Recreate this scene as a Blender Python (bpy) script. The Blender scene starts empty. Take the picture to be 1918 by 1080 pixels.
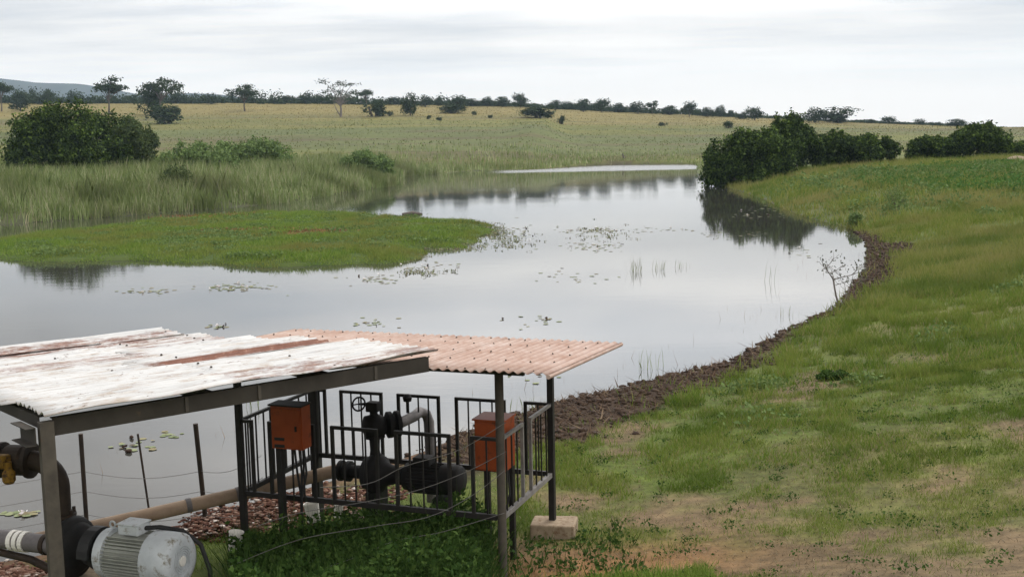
import bpy, math, numpy as np
from mathutils import Vector, Matrix
SC = bpy.context.scene
COL = SC.collection
rad = math.radians
# ------------------------------------------------------------------ camera
F = 2200.0; HC = 5.2; TH = rad(7.36); RO = rad(1.2)
fw = np.array([0, math.cos(TH), -math.sin(TH)]); r0 = np.array([1., 0, 0]); u0 = np.array([0, math.sin(TH), math.cos(TH)])
rt = math.cos(RO)*r0 - math.sin(RO)*u0; up = math.cos(RO)*u0 + math.sin(RO)*r0
cd = bpy.data.cameras.new('camera'); cam = bpy.data.objects.new('camera', cd); COL.objects.link(cam)
M = Matrix(((rt[0], up[0], -fw[0], 0), (rt[1], up[1], -fw[1], 0), (rt[2], up[2], -fw[2], HC), (0, 0, 0, 1)))
cam.matrix_world = M
cd.sensor_width = 36; cd.lens = 36*F/1918; cd.clip_start = 0.1; cd.clip_end = 20000
SC.camera = cam
# ------------------------------------------------------------------ world, sun, exposure
SUN_EL, SUN_AZ = rad(58), rad(38)          # azimuth clockwise from +Y
W = bpy.data.worlds.new("World"); SC.world = W; W.use_nodes = True
nt = W.node_tree; nt.nodes.clear()
def N(tree, t, **kw):
    n = tree.nodes.new(t)
    for k, v in kw.items(): setattr(n, k, v)
    return n
def val(sock, v): sock.default_value = v
out = N(nt, 'ShaderNodeOutputWorld'); bg = N(nt, 'ShaderNodeBackground'); val(bg.inputs['Strength'], 0.1)
sky = N(nt, 'ShaderNodeTexSky', sky_type='NISHITA', sun_disc=False); sky.sun_elevation = SUN_EL; sky.sun_rotation = SUN_AZ
tc = N(nt, 'ShaderNodeTexCoord'); sx = N(nt, 'ShaderNodeSeparateXYZ'); nt.links.new(tc.outputs['Generated'], sx.inputs[0])
def wm(op, a, b=None, clamp=False):
    n = N(nt, 'ShaderNodeMath', operation=op, use_clamp=clamp)
    for i, q in enumerate((a, b)):
        if q is None: continue
        if isinstance(q, (int, float)): n.inputs[i].default_value = q
        else: nt.links.new(q, n.inputs[i])
    return n.outputs[0]
zz = wm('ADD', wm('MAXIMUM', sx.outputs['Z'], 0.0), 0.055)
px_ = wm('DIVIDE', sx.outputs['X'], zz); py_ = wm('DIVIDE', sx.outputs['Y'], zz)
cb = N(nt, 'ShaderNodeCombineXYZ'); nt.links.new(px_, cb.inputs[0]); nt.links.new(py_, cb.inputs[1])
def wnoise(scale, loc, detail, rough=0.55, sc=(1, 1, 1)):
    mp = N(nt, 'ShaderNodeMapping'); mp.inputs['Location'].default_value = loc; mp.inputs['Scale'].default_value = sc
    nt.links.new(cb.outputs[0], mp.inputs[0])
    n = N(nt, 'ShaderNodeTexNoise'); val(n.inputs['Scale'], scale); val(n.inputs['Detail'], detail); val(n.inputs['Roughness'], rough)
    nt.links.new(mp.outputs[0], n.inputs['Vector']); return n.outputs['Fac']
def wramp(fac, stops):
    r = N(nt, 'ShaderNodeValToRGB'); e = r.color_ramp.elements
    while len(e) < len(stops): e.new(0.5)
    for i, (p, c) in enumerate(stops): e[i].position = p; e[i].color = (*c, 1)
    nt.links.new(fac, r.inputs[0]); return r.outputs[0]
def wmix(fac, a, b):
    m = N(nt, 'ShaderNodeMix', data_type='RGBA')
    if isinstance(fac, float): m.inputs[0].default_value = fac
    else: nt.links.new(fac, m.inputs[0])
    for i, q in ((6, a), (7, b)):
        if isinstance(q, tuple): m.inputs[i].default_value = (*q, 1)
        else: nt.links.new(q, m.inputs[i])
    return m.outputs[2]
big = wnoise(0.30, (3.1, 1.4, 0), 3, 0.5)
fine = wnoise(0.55, (0.3, 2.0, 0), 6, 0.6, (0.8, 1.6, 1))
cl = wramp(wm('ADD', wm('MULTIPLY', big, 0.5), wm('MULTIPLY', fine, 0.5)),
           [(0.36, (9.3, 9.8, 10.5)), (0.47, (12.9, 12.7, 12.6)), (0.60, (18.4, 17.5, 16.5))])
# the cloud deck is thicker low down and over the left side of the pond
lowg = wm('ADD', wm('ADD', 0.72, wm('MULTIPLY', wm('DIVIDE', wm('SUBTRACT', sx.outputs['Z'], 0.09), 0.08, True), 0.98)), wm('MULTIPLY', wm('DIVIDE', wm('SUBTRACT', sx.outputs['Z'], 0.2), 0.4, True), 0.6))
azl = wm('DIVIDE', sx.outputs['X'], wm('ADD', wm('ABSOLUTE', sx.outputs['Y']), 0.15))
bank = wm('MULTIPLY', wm('DIVIDE', wm('SUBTRACT', wm('ADD', wm('MULTIPLY', wm('SUBTRACT', big, 0.5), 0.5), -0.02), azl), 0.30, True), wm('DIVIDE', wm('SUBTRACT', sx.outputs['Z'], 0.085), 0.06, True))
gain = wm('MULTIPLY', lowg, wm('SUBTRACT', 1.0, wm('MULTIPLY', bank, 0.58)))
gc = N(nt, 'ShaderNodeCombineXYZ')
for i_ in range(3): nt.links.new(gain, gc.inputs[i_])
mg = N(nt, 'ShaderNodeMix', data_type='RGBA', blend_type='MULTIPLY'); mg.inputs[0].default_value = 1.0
nt.links.new(cl, mg.inputs[6]); nt.links.new(gc.outputs[0], mg.inputs[7]); cl = mg.outputs[2]
hz = wm('SUBTRACT', 1.0, wm('DIVIDE', wm('MAXIMUM', wm('SUBTRACT', sx.outputs['Z'], 0.028), 0.0), 0.075), True)
hz = wm('MULTIPLY', hz, 0.93)
cl2 = wmix(hz, cl, (14.0, 13.0, 12.0))
skyc = wmix(0.9, sky.outputs[0], cl2)
nt.links.new(skyc, bg.inputs['Color']); nt.links.new(bg.outputs[0], out.inputs['Surface'])
sd = bpy.data.lights.new('sun', 'SUN'); sd.energy = 1.5; sd.angle = rad(14); sd.color = (1, 0.96, 0.9)
so = bpy.data.objects.new('sun', sd); COL.objects.link(so); so.location = (0, 0, 60)
dirv = Vector((math.sin(SUN_AZ)*math.cos(SUN_EL), math.cos(SUN_AZ)*math.cos(SUN_EL), math.sin(SUN_EL)))
so.rotation_euler = dirv.to_track_quat('Z', 'Y').to_euler()
vs = SC.view_settings; vs.view_transform = 'Standard'; vs.look = 'None'; vs.exposure = -0.13; vs.gamma = 1.0; vs.use_curve_mapping = False
SC.cycles.max_bounces = 6; SC.cycles.volume_bounces = 0; SC.cycles.transparent_max_bounces = 6
SC.cycles.diffuse_bounces = 3; SC.cycles.glossy_bounces = 3; SC.cycles.transmission_bounces = 3
SC.cycles.use_denoising = True
# ------------------------------------------------------------------ helpers: pixel of the photograph -> point on a level / at a distance
def ray(px, py): return fw*F + (px-959)*rt + (540-py)*up
def at(px, py, z=0.0):
    d = ray(px, py); return np.array([0, 0, HC]) + d*((z-HC)/d[2])
def ad(px, py, Y):
    d = ray(px, py); return np.array([0, 0, HC]) + d*(Y/d[1])
def xat(px, Y): return ad(px, 250, Y)[0]

rng = np.random.default_rng(7)
def sstep(a, b, x):
    t = np.clip((x-a)/(b-a), 0, 1); return t*t*(3-2*t)
_T = np.random.default_rng(3).random((256, 256))
def vnoise(x, y):
    xi = np.floor(x).astype(int); yi = np.floor(y).astype(int); fx = x-xi; fy = y-yi
    fx = fx*fx*(3-2*fx); fy = fy*fy*(3-2*fy)
    a = _T[xi % 256, yi % 256]; b = _T[(xi+1) % 256, yi % 256]; c = _T[xi % 256, (yi+1) % 256]; d = _T[(xi+1) % 256, (yi+1) % 256]
    return (a*(1-fx)+b*fx)*(1-fy) + (c*(1-fx)+d*fx)*fy
def fbm(x, y, o=4):
    s = 0; a = 0.5; f = 1.0
    for i in range(o):
        s = s + a*vnoise(x*f+17.3*i, y*f+5.7*i); a *= 0.5; f *= 2.03
    return s/(1-0.5**o)
def sdf(poly, x, y):
    """signed distance to a closed polygon, positive outside"""
    x = np.asarray(x, float); y = np.asarray(y, float)
    d2 = np.full(x.shape, 1e18); ins = np.zeros(x.shape, bool)
    n = len(poly)
    for i in range(n):
        ax, ay = poly[i]; bx, by = poly[(i+1) % n]
        ex, ey = bx-ax, by-ay; L = ex*ex+ey*ey+1e-12
        t = np.clip(((x-ax)*ex+(y-ay)*ey)/L, 0, 1)
        d2 = np.minimum(d2, (x-ax-t*ex)**2+(y-ay-t*ey)**2)
        c = ((ay > y) != (by > y))
        with np.errstate(divide='ignore', invalid='ignore'):
            xi = (bx-ax)*(y-ay)/((by-ay) if by != ay else 1e-9)+ax
        ins ^= c & (x < xi)
    d = np.sqrt(d2); return np.where(ins, -d, d)
def smooth_poly(p, it=2):
    p = [np.array(q, float)[:2] for q in p]
    for _ in range(it):
        q = []
        for i in range(len(p)):
            a, b = p[i], p[(i+1) % len(p)]
            q += [a*0.75+b*0.25, a*0.25+b*0.75]
        p = q
    return [tuple(v) for v in p]
# ------------------------------------------------------------------ mesh helpers
def mesh_np(name, V, Fc, mat=None, smooth=False, parent=None, k=None, col=None, link=True):
    """V (n,3), Fc (m,k) index array"""
    me = bpy.data.meshes.new(name); V = np.asarray(V, np.float32); Fc = np.asarray(Fc, np.int32); m, kk = Fc.shape
    me.vertices.add(len(V)); me.vertices.foreach_set('co', V.ravel())
    me.loops.add(m*kk); me.loops.foreach_set('vertex_index', Fc.ravel())
    me.polygons.add(m); me.polygons.foreach_set('loop_start', np.arange(0, m*kk, kk, dtype=np.int32))
    if smooth: me.polygons.foreach_set('use_smooth', np.ones(m, bool))
    me.update(calc_edges=True)
    if col is not None:
        at_ = me.color_attributes.new('tint', 'FLOAT_COLOR', 'POINT')
        at_.data.foreach_set('color', np.c_[col, np.ones(len(V))].astype(np.float32).ravel())
    if mat: me.materials.append(mat)
    o = bpy.data.objects.new(name, me)
    if link: COL.objects.link(o)
    if parent: o.parent = parent
    return o
class MB:
    def __init__(s): s.v = []; s.f = []; s.sm = []
    def add(s, vs, fs, smooth=False):
        b = len(s.v); s.v += [tuple(float(c) for c in q) for q in vs]; s.f += [[b+i for i in f] for f in fs]; s.sm += [smooth]*len(fs); return s
    def box(s, c, size, ax=None, bev=0.0):
        """box at centre c, axes ax = (X, Y, Z) unit vectors"""
        c = np.array(c, float); ax = ax or (np.array([1., 0, 0]), np.array([0, 1., 0]), np.array([0, 0, 1.]))
        h = np.array(size, float)/2
        if bev <= 0:
            vs = [c+sx_*h[0]*ax[0]+sy*h[1]*ax[1]+sz*h[2]*ax[2] for sx_ in (-1, 1) for sy in (-1, 1) for sz in (-1, 1)]
            return s.add(vs, [(0, 1, 3, 2), (4, 6, 7, 5), (0, 4, 5, 1), (2, 3, 7, 6), (0, 2, 6, 4), (1, 5, 7, 3)])
        bm_ = __import__('bmesh').new(); __import__('bmesh').ops.create_cube(bm_, size=1)
        for v in bm_.verts: v.co = Vector((v.co.x*size[0], v.co.y*size[1], v.co.z*size[2]))
        __import__('bmesh').ops.bevel(bm_, geom=bm_.edges[:], offset=bev, segments=2, affect='EDGES', profile=0.5)
        bm_.verts.index_update()
        vs = [c+v.co.x*ax[0]+v.co.y*ax[1]+v.co.z*ax[2] for v in bm_.verts]; fs = [[v.index for v in f.verts] for f in bm_.faces]
        bm_.free(); return s.add(vs, fs)
    def tube(s, pts, r, n=8, cap=True, smooth=True):
        pts = [np.array(p, float) for p in pts]; m = len(pts)
        r = [r]*m if isinstance(r, (int, float)) else list(r)
        vs = []; prev = None
        for i, p in enumerate(pts):
            t = pts[min(i+1, m-1)]-pts[max(i-1, 0)]; t = t/(np.linalg.norm(t)+1e-12)
            if prev is None:
                a = np.array([0, 0, 1.]) if abs(t[2]) < 0.9 else np.array([1., 0, 0])
                x = np.cross(t, a)
            else: x = prev-t*np.dot(prev, t)
            x /= np.linalg.norm(x)+1e-12; prev = x; y = np.cross(t, x)
            for k in range(n):
                q = 2*math.pi*k/n; vs.append(p+r[i]*(math.cos(q)*x+math.sin(q)*y))
        fs = [(i*n+k, i*n+(k+1) % n, (i+1)*n+(k+1) % n, (i+1)*n+k) for i in range(m-1) for k in range(n)]
        s.add(vs, fs, smooth)
        if cap:
            s.add([vs[k] for k in range(n)], [list(range(n))[::-1]]); s.add([vs[(m-1)*n+k] for k in range(n)], [list(range(n))])
        return s
    def lathe(s, c, axis, prof, n=20, smooth=False):
        """profile [(along, radius)] about an axis through c"""
        c = np.array(c, float); t = np.array(axis, float); t /= np.linalg.norm(t)
        a = np.array([0, 0, 1.]) if abs(t[2]) < 0.9 else np.array([1., 0, 0])
        x = np.cross(t, a); x /= np.linalg.norm(x); y = np.cross(t, x)
        vs = [c+t*h+max(r, 1e-4)*(math.cos(2*math.pi*k/n)*x+math.sin(2*math.pi*k/n)*y) for h, r in prof for k in range(n)]
        fs = [(i*n+k, i*n+(k+1) % n, (i+1)*n+(k+1) % n, (i+1)*n+k) for i in range(len(prof)-1) for k in range(n)]
        s.add(vs, fs, smooth); m = len(prof)
        s.add(vs[:n], [list(range(n))[::-1]]); s.add(vs[(m-1)*n:], [list(range(n))]); return s
    def torus(s, c, axis, R, r, n=20, k=6):
        c = np.array(c, float); t = np.array(axis, float); t /= np.linalg.norm(t)
        a = np.array([0, 0, 1.]) if abs(t[2]) < 0.9 else np.array([1., 0, 0])
        x = np.cross(t, a); x /= np.linalg.norm(x); y = np.cross(t, x)
        vs = []
        for i in range(n):
            q = 2*math.pi*i/n; d = math.cos(q)*x+math.sin(q)*y
            for j in range(k):
                w = 2*math.pi*j/k; vs.append(c+d*(R+r*math.cos(w))+t*r*math.sin(w))
        fs = [(i*k+j, ((i+1) % n)*k+j, ((i+1) % n)*k+(j+1) % k, i*k+(j+1) % k) for i in range(n) for j in range(k)]
        return s.add(vs, fs, True)
    def build(s, name, mat, parent=None):
        me = bpy.data.meshes.new(name); org = np.array(parent['_org'] if parent is not None and '_org' in parent else (0, 0, 0), float)
        me.from_pydata([tuple(np.array(q)-org) for q in s.v], [], s.f); me.polygons.foreach_set('use_smooth', s.sm)
        me.update(); me.materials.append(mat)
        bm_ = __import__('bmesh').new(); bm_.from_mesh(me); __import__('bmesh').ops.recalc_face_normals(bm_, faces=bm_.faces[:]); bm_.to_mesh(me); bm_.free()
        o = bpy.data.objects.new(name, me); COL.objects.link(o)
        if parent is not None:
            o.parent = parent
            o['_org'] = [float(q) for q in org]
        return o
def tag(o, label=None, cat=None, group=None, kind=None):
    for k, v in (('label', label), ('category', cat), ('group', group), ('kind', kind)):
        if v: o[k] = v
    return o
def thing(name, loc, label, cat, group=None):
    o = bpy.data.objects.new(name, None); COL.objects.link(o); o.location = tuple(float(c) for c in loc)
    o['_org'] = [float(c) for c in loc]; o.empty_display_size = 0.3
    return tag(o, label, cat, group)
# ------------------------------------------------------------------ materials
def base_mat(name, rough=0.8, metal=0.0, spec=0.22):
    m = bpy.data.materials.new(name); m.use_nodes = True; t = m.node_tree
    b = t.nodes['Principled BSDF']; b.inputs['Roughness'].default_value = rough; b.inputs['Metallic'].default_value = metal
    b.inputs['Specular IOR Level'].default_value = spec
    return m, t, b
def tnoise(t, scale, detail=4, rough=0.6, coord='Object', sc=None):
    c = N(t, 'ShaderNodeTexCoord'); src = c.outputs[coord]
    if coord == 'Position': pass
    if sc:
        mp = N(t, 'ShaderNodeMapping'); mp.inputs['Scale'].default_value = sc; t.links.new(src, mp.inputs[0]); src = mp.outputs[0]
    n = N(t, 'ShaderNodeTexNoise'); val(n.inputs['Scale'], scale); val(n.inputs['Detail'], detail); val(n.inputs['Roughness'], rough)
    t.links.new(src, n.inputs['Vector']); return n.outputs['Fac']
def tramp(t, fac, stops, interp='LINEAR'):
    r = N(t, 'ShaderNodeValToRGB'); e = r.color_ramp.elements; r.color_ramp.interpolation = interp
    while len(e) < len(stops): e.new(0.5)
    for i, (p, c) in enumerate(stops): e[i].position = p; e[i].color = (*c, 1) if len(c) == 3 else c
    t.links.new(fac, r.inputs[0]); return r.outputs[0]
def tmix(t, fac, a, b, mode='MIX'):
    m = N(t, 'ShaderNodeMix', data_type='RGBA', blend_type=mode)
    if isinstance(fac, (int, float)): m.inputs[0].default_value = fac
    else: t.links.new(fac, m.inputs[0])
    for i, q in ((6, a), (7, b)):
        if isinstance(q, tuple): m.inputs[i].default_value = (*q, 1)
        else: t.links.new(q, m.inputs[i])
    return m.outputs[2]
def tmath(t, op, a, b=None, clamp=False):
    n = N(t, 'ShaderNodeMath', operation=op, use_clamp=clamp)
    for i, q in enumerate((a, b)):
        if q is None: continue
        if isinstance(q, (int, float)): n.inputs[i].default_value = q
        else: t.links.new(q, n.inputs[i])
    return n.outputs[0]
def tbump(t, b, h, strength, dist):
    n = N(t, 'ShaderNodeBump'); val(n.inputs['Strength'], strength); val(n.inputs['Distance'], dist)
    t.links.new(h, n.inputs['Height']); t.links.new(n.outputs[0], b.inputs['Normal'])
def paint(name, c1, c2, rust=None, scale=6, rough=0.6, metal=0.0, amt=0.62, bump=0.15):
    m, t, b = base_mat(name, rough, metal)
    c = tramp(t, tnoise(t, scale, 6, 0.65), [(0.3, c1), (0.7, c2)])
    if rust:
        f = tramp(t, tnoise(t, scale*1.9, 8, 0.7), [(amt, (0, 0, 0)), (amt+0.12, (1, 1, 1))])
        c = tmix(t, f, c, rust)
    t.links.new(c, b.inputs['Base Color'])
    tbump(t, b, tnoise(t, scale*9, 4), bump, 0.01)
    return m
def leafmat(name, stops, trans=0.3, rough=0.55, patch=None, patch_scale=0.4, patch_amt=0.6, patch2=None, patch2_scale=0.3):
    m, t, b = base_mat(name, max(rough, 0.8), 0, 0.06)
    g = N(t, 'ShaderNodeNewGeometry')
    c = tramp(t, g.outputs['Random Per Island'], stops)
    if patch:
        n = N(t, 'ShaderNodeTexNoise'); val(n.inputs['Scale'], patch_scale); val(n.inputs['Detail'], 3)
        t.links.new(g.outputs['Position'], n.inputs['Vector'])
        f = tramp(t, n.outputs['Fac'], [(0.42, (0, 0, 0)), (0.64, (patch_amt,)*3)])
        c = tmix(t, f, c, patch)
    if patch2:
        n = N(t, 'ShaderNodeTexNoise'); val(n.inputs['Scale'], patch2_scale); val(n.inputs['Detail'], 4)
        mp = N(t, 'ShaderNodeMapping'); mp.inputs['Location'].default_value = (13.7, 4.1, 0); t.links.new(g.outputs['Position'], mp.inputs[0]); t.links.new(mp.outputs[0], n.inputs['Vector'])
        f = tramp(t, n.outputs['Fac'], [(0.50, (0, 0, 0)), (0.62, (0.75, 0.75, 0.75))])
        c = tmix(t, f, c, patch2)
    t.links.new(c, b.inputs['Base Color'])
    tr = N(t, 'ShaderNodeBsdfTranslucent'); t.links.new(c, tr.inputs['Color'])
    mx = N(t, 'ShaderNodeMixShader'); mx.inputs[0].default_value = trans
    t.links.new(b.outputs[0], mx.inputs[1]); t.links.new(tr.outputs[0], mx.inputs[2])
    t.links.new(mx.outputs[0], t.nodes['Material Output'].inputs['Surface'])
    return m
MAT = {}
MAT['steel'] = paint('dark_painted_steel', (0.011, 0.010, 0.0095), (0.024, 0.022, 0.020), (0.05, 0.028, 0.018), 5, 0.55)
MAT['post'] = paint('weathered_post_steel', (0.04, 0.035, 0.029), (0.08, 0.068, 0.054), (0.07, 0.042, 0.028), 5, 0.7)
MAT['beam'] = paint('beam_steel', (0.022, 0.019, 0.015), (0.042, 0.036, 0.029), (0.08, 0.05, 0.03), 3, 0.7)
MAT['rail'] = paint('worn_rail_steel', (0.09, 0.085, 0.08), (0.2, 0.19, 0.18), (0.10, 0.06, 0.04), 7, 0.55)
MAT['orange'] = paint('orange_enamel', (0.22, 0.042, 0.011), (0.30, 0.064, 0.018), (0.10, 0.034, 0.016), 4, 0.5, amt=0.58, bump=0.05)
MAT['pump'] = paint('pump_cast_iron', (0.008, 0.008, 0.0085), (0.018, 0.017, 0.016), (0.04, 0.024, 0.015), 6, 0.75)
MAT['rustiron'] = paint('rusty_cast_iron', (0.018, 0.014, 0.011), (0.045, 0.031, 0.021), (0.08, 0.04, 0.02), 6, 0.7)
MAT['motor'] = paint('grey_motor_paint', (0.42, 0.45, 0.47), (0.56, 0.59, 0.61), (0.2, 0.18, 0.14), 5, 0.55, amt=0.55)
MAT['motorfin'] = paint('dusty_motor_fins', (0.24, 0.25, 0.22), (0.36, 0.37, 0.33), (0.16, 0.15, 0.1), 6, 0.6, amt=0.6)
MAT['pipe'] = paint('brown_pipe', (0.21, 0.145, 0.095), (0.33, 0.245, 0.175), (0.16, 0.09, 0.055), 4, 0.6, amt=0.6)
MAT['greypipe'] = paint('grey_pipe', (0.09, 0.085, 0.085), (0.17, 0.155, 0.155), (0.36, 0.34, 0.32), 6, 0.6, amt=0.62)
MAT['yellow'] = paint('yellow_valve_paint', (0.15, 0.08, 0.01), (0.24, 0.135, 0.016), (0.05, 0.03, 0.018), 9, 0.65, amt=0.5)
MAT['rubber'] = paint('black_rubber', (0.015, 0.015, 0.015), (0.03, 0.03, 0.03), None, 6, 0.6)
MAT['plastic'] = paint('dirty_white_plastic', (0.62, 0.6, 0.55), (0.78, 0.76, 0.7), (0.35, 0.28, 0.2), 5, 0.5, amt=0.66)
MAT['concrete'] = paint('block_concrete', (0.17, 0.125, 0.085), (0.30, 0.24, 0.165), (0.13, 0.075, 0.04), 7, 0.9, amt=0.52, bump=0.5)
MAT['dirtyconcrete'] = paint('dirty_concrete', (0.10, 0.075, 0.055), (0.19, 0.145, 0.11), (0.07, 0.05, 0.035), 5, 0.9, bump=0.4)
MAT['wire'] = paint('fence_wire', (0.09, 0.085, 0.08), (0.16, 0.15, 0.14), None, 6, 0.6)
MAT['bark'] = paint('bark', (0.06, 0.05, 0.042), (0.12, 0.10, 0.085), None, 3, 0.9, bump=0.6)
MAT['palebark'] = paint('pale_bark', (0.10, 0.085, 0.075), (0.17, 0.15, 0.135), None, 3, 0.9, bump=0.6)
MAT['clod'] = paint('dark_mud', (0.022, 0.0135, 0.009), (0.062, 0.039, 0.026), (0.11, 0.078, 0.052), 2.3, 0.9, amt=0.6, bump=0.8)
MAT['brick'] = leafmat('broken_brick', [(0, (0.045, 0.021, 0.015)), (0.4, (0.095, 0.045, 0.031)), (0.75, (0.15, 0.085, 0.06)), (0.93, (0.24, 0.175, 0.14)), (1, (0.5, 0.46, 0.42))], 0.0, 0.9)
# ------------------------------------------------------------------ shore outline and terrain
def P2(px, py, z=0.0): return at(px, py, z)[:2]
pond = [(-7.0, 14.1), (-5.5, 14.9), P2(400, 968), (-3.1, 17.3), (-1.5, 19.2), (-0.4, 21.2), P2(1060, 748), P2(1180, 722), P2(1290, 694), P2(1370, 680), P2(1420, 648), P2(1500, 606),
        P2(1570, 577), P2(1596, 540), P2(1628, 500), P2(1630, 455), P2(1600, 428), P2(1520, 410), P2(1475, 394), P2(1420, 368), P2(1345, 346), P2(1322, 330), P2(1300, 322),
        P2(1317, 308.5), P2(1240, 308.5), P2(1150, 308.8), P2(1080, 312.5), P2(1000, 318), P2(900, 319), P2(830, 324), P2(760, 330), P2(735, 338), P2(745, 347), P2(690, 354), P2(640, 362),
        P2(560, 376), P2(450, 388), P2(300, 399), P2(150, 411), P2(0, 421), (-52, 74), (-80, 66), (-95, 45), (-80, 22), (-45, 9), (-22, 8.5), (-11, 11.5)]
POND = smooth_poly(pond, 1)
isl = [P2(-60, 455), P2(0, 450), P2(100, 438), P2(200, 426), P2(300, 414), P2(400, 406), P2(500, 400), P2(600, 399), P2(700, 404), P2(800, 411), P2(880, 418), P2(928, 428), P2(905, 440),
       P2(870, 445), P2(900, 454), P2(860, 464), P2(770, 463), P2(765, 478), P2(735, 490), P2(640, 494), P2(560, 500), P2(480, 501), P2(400, 494), P2(300, 487), P2(200, 488), P2(100, 490), P2(40, 488), P2(-60, 486)]
ISL = smooth_poly(isl, 1)
RPX = [(-600, 192), (-100, 192), (0, 192), (300, 193), (600, 193), (800, 195), (960, 199), (1200, 211), (1400, 221), (1600, 229), (1750, 237), (1918, 246), (2300, 258)]
RX = np.array([xat(p, 520) for p, q in RPX]); RZ = np.array([ad(p, q, 520)[2] for p, q in RPX])
def mudmask(x, y, d):
    n = fbm(x*0.6+3, y*0.6, 4)
    wid = np.interp(y, [17, 21, 23, 25.5, 28, 31, 34, 37, 42, 50, 55, 60], [2.2, 2.3, 1.7, 1.05, 0.6, 0.25, 0.3, 0.8, 1.2, 1.3, 0.7, 0.0])
    m = sstep(0.35, -0.35, d-wid*(0.2+1.6*n))
    return m*sstep(-2.2, -0.6, x-0.0*y)*(1-sstep(56, 64, y))
def zland(x, y, d):
    n1 = fbm(x*0.35, y*0.35, 4)-0.5; n2 = fbm(x*0.05+9, y*0.05, 3)-0.5
    wr = sstep(1.0, 14.0, x-np.clip(y-60, 0, 100)*0.02)
    zs = 0.075*d
    zr = 2.45*(1-np.exp(-d/13.0))*(1-0.75*sstep(118, 140, y))
    zl = 3.1*(1-np.exp(-d/28.0))
    wl = sstep(45, 62, y)*(1-sstep(-2, 6, x))
    z = zs*(1-wr)+zr*wr
    z = np.minimum(z, 4.0)*(1-wl)+zl*wl
    e = 11.6-y; z = z+0.21*np.where(e > 4, e, np.log1p(np.exp(np.clip(e*2, -30, 30)))/2)*sstep(-30, -6, x+0*y)
    t = np.clip((y-188)/(520-188), 0, 1); ridge = np.interp(x*np.where(y > 188, 1.0, 1.0), RX, RZ)
    z = z*(1-t)+ridge*t**1.05
    z = z+n1*np.clip(d*0.05, 0, 0.16)+n2*np.clip((d-3)*0.03, 0, 0.4)*(1+2*t)
    mm = mudmask(x, y, d); z = z+mm*(0.16*(fbm(x*2.6, y*2.6, 3)-0.45)+0.10*np.clip(vnoise(x*0.9, y*0.9)-0.4, 0, 1))*np.clip(d*2, 0, 1)
    b = np.clip(y-520, 0, None)
    fall = np.where(b > 0, np.minimum(b*0.0008*np.minimum(b, 100)*0.6, 1e9), 0)
    z = np.where(y > 520, np.maximum(ridge*np.exp(-b/120)-45*(1-np.exp(-b/400)), -44), z)
    return z
def zg(x, y):
    x = np.asarray(x, float); y = np.asarray(y, float)
    d = sdf(POND, x, y)
    return np.where(d > 0, zland(x, y, np.maximum(d, 0)), np.maximum(-1.2, 0.16*d))
def zg1(x, y): return float(zg(np.array([x]), np.array([y]))[0])
# graded grid
vy = [-14.0]
while vy[-1] < 3900:
    y = vy[-1]; st = 0.16 if 8 < y < 32 else max(0.16, abs(y-20)*0.011) if y > 8 else 0.7
    vy.append(y+st)
vy = np.array(vy); nu = 330
uu = np.linspace(-1, 1, nu); uu = np.sign(uu)*(0.55*np.abs(uu)+0.45*np.abs(uu)**3.5)
hw = 22+0.95*np.abs(vy)
GX = uu[None, :]*hw[:, None]; GY = np.repeat(vy[:, None], nu, 1)
gx, gy = GX.ravel(), GY.ravel(); gd = sdf(POND, gx, gy); gz = zg(gx, gy)
# albedo per vertex: what the soil and sward are, not how they are lit
def mix(a, b, f): return a*(1-f[:, None])+np.array(b)[None, :]*f[:, None]
def baremask(x, y):
    n = fbm(x*0.55+31, y*0.55+8, 4)
    w = 0.60-0.19*sstep(15.0, 11.5, y)*sstep(0.5, 2.5, x)-0.07*sstep(16, 13, y)+0.14*sstep(15, 21, y)
    m = sstep(w-0.10, w+0.06, n)
    blk = np.exp(-(((x-0.9)/1.5)**2+((y-12.5)/0.95)**2))*1.1
    return np.clip(np.maximum(m*sstep(30, 22, y), blk*sstep(0.3, 0.6, n+0.1)), 0, 1)*sstep(-0.8, 0.2, x)
cg = np.tile(np.array([0.07, 0.095, 0.020]), (len(gx), 1))
nn = fbm(gx*0.25, gy*0.25, 4)
cg = mix(cg, (0.11, 0.095, 0.045), sstep(0.5, 0.75, nn)*0.6)
bm0 = baremask(gx, gy)
cg = mix(cg, (0.125, 0.092, 0.055), bm0)
orange = np.exp(-(((gx-0.9)/1.7)**2+((gy-12.3)/1.0)**2))
cg = mix(cg, (0.20, 0.105, 0.045), np.clip(orange, 0, 1)*0.85)
hill = sstep(150, 215, gy); n3 = fbm(gx*0.02, gy*0.06, 4); n4 = fbm(gx*0.009+4, gy*0.05+2, 5)
leftz = sstep(50, 62, gy)*(1-sstep(-3, 4, gx))*(1-hill); cg = mix(cg, (0.045, 0.05, 0.022), leftz*sstep(25, 8, gd)); cg = mix(cg, (0.11, 0.11, 0.045), leftz*sstep(12, 30, gd))
cg = mix(cg, (0.095, 0.10, 0.026), hill)
cg = mix(cg, (0.155, 0.125, 0.045), np.clip(sstep(275, 430, gy+(n3-0.5)*110)+0.25*sstep(0.5, 0.7, n4)*hill, 0, 1)*0.93)
cg = mix(cg, (0.07, 0.085, 0.03), sstep(0.48, 0.66, n4)*hill*(1-sstep(330, 430, gy))*0.85)
n5 = fbm(gx*0.015+14, gy*0.11+2, 5); cg = mix(cg, (0.085, 0.07, 0.036), sstep(0.55, 0.7, n5)*hill*(1-sstep(330, 420, gy))*0.8)
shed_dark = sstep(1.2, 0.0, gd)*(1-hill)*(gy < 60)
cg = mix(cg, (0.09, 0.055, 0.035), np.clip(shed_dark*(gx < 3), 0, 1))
cg = mix(cg, (0.07, 0.085, 0.028), (gx > 6)*sstep(2.5, 0.0, gd)*(gy < 180))
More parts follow.
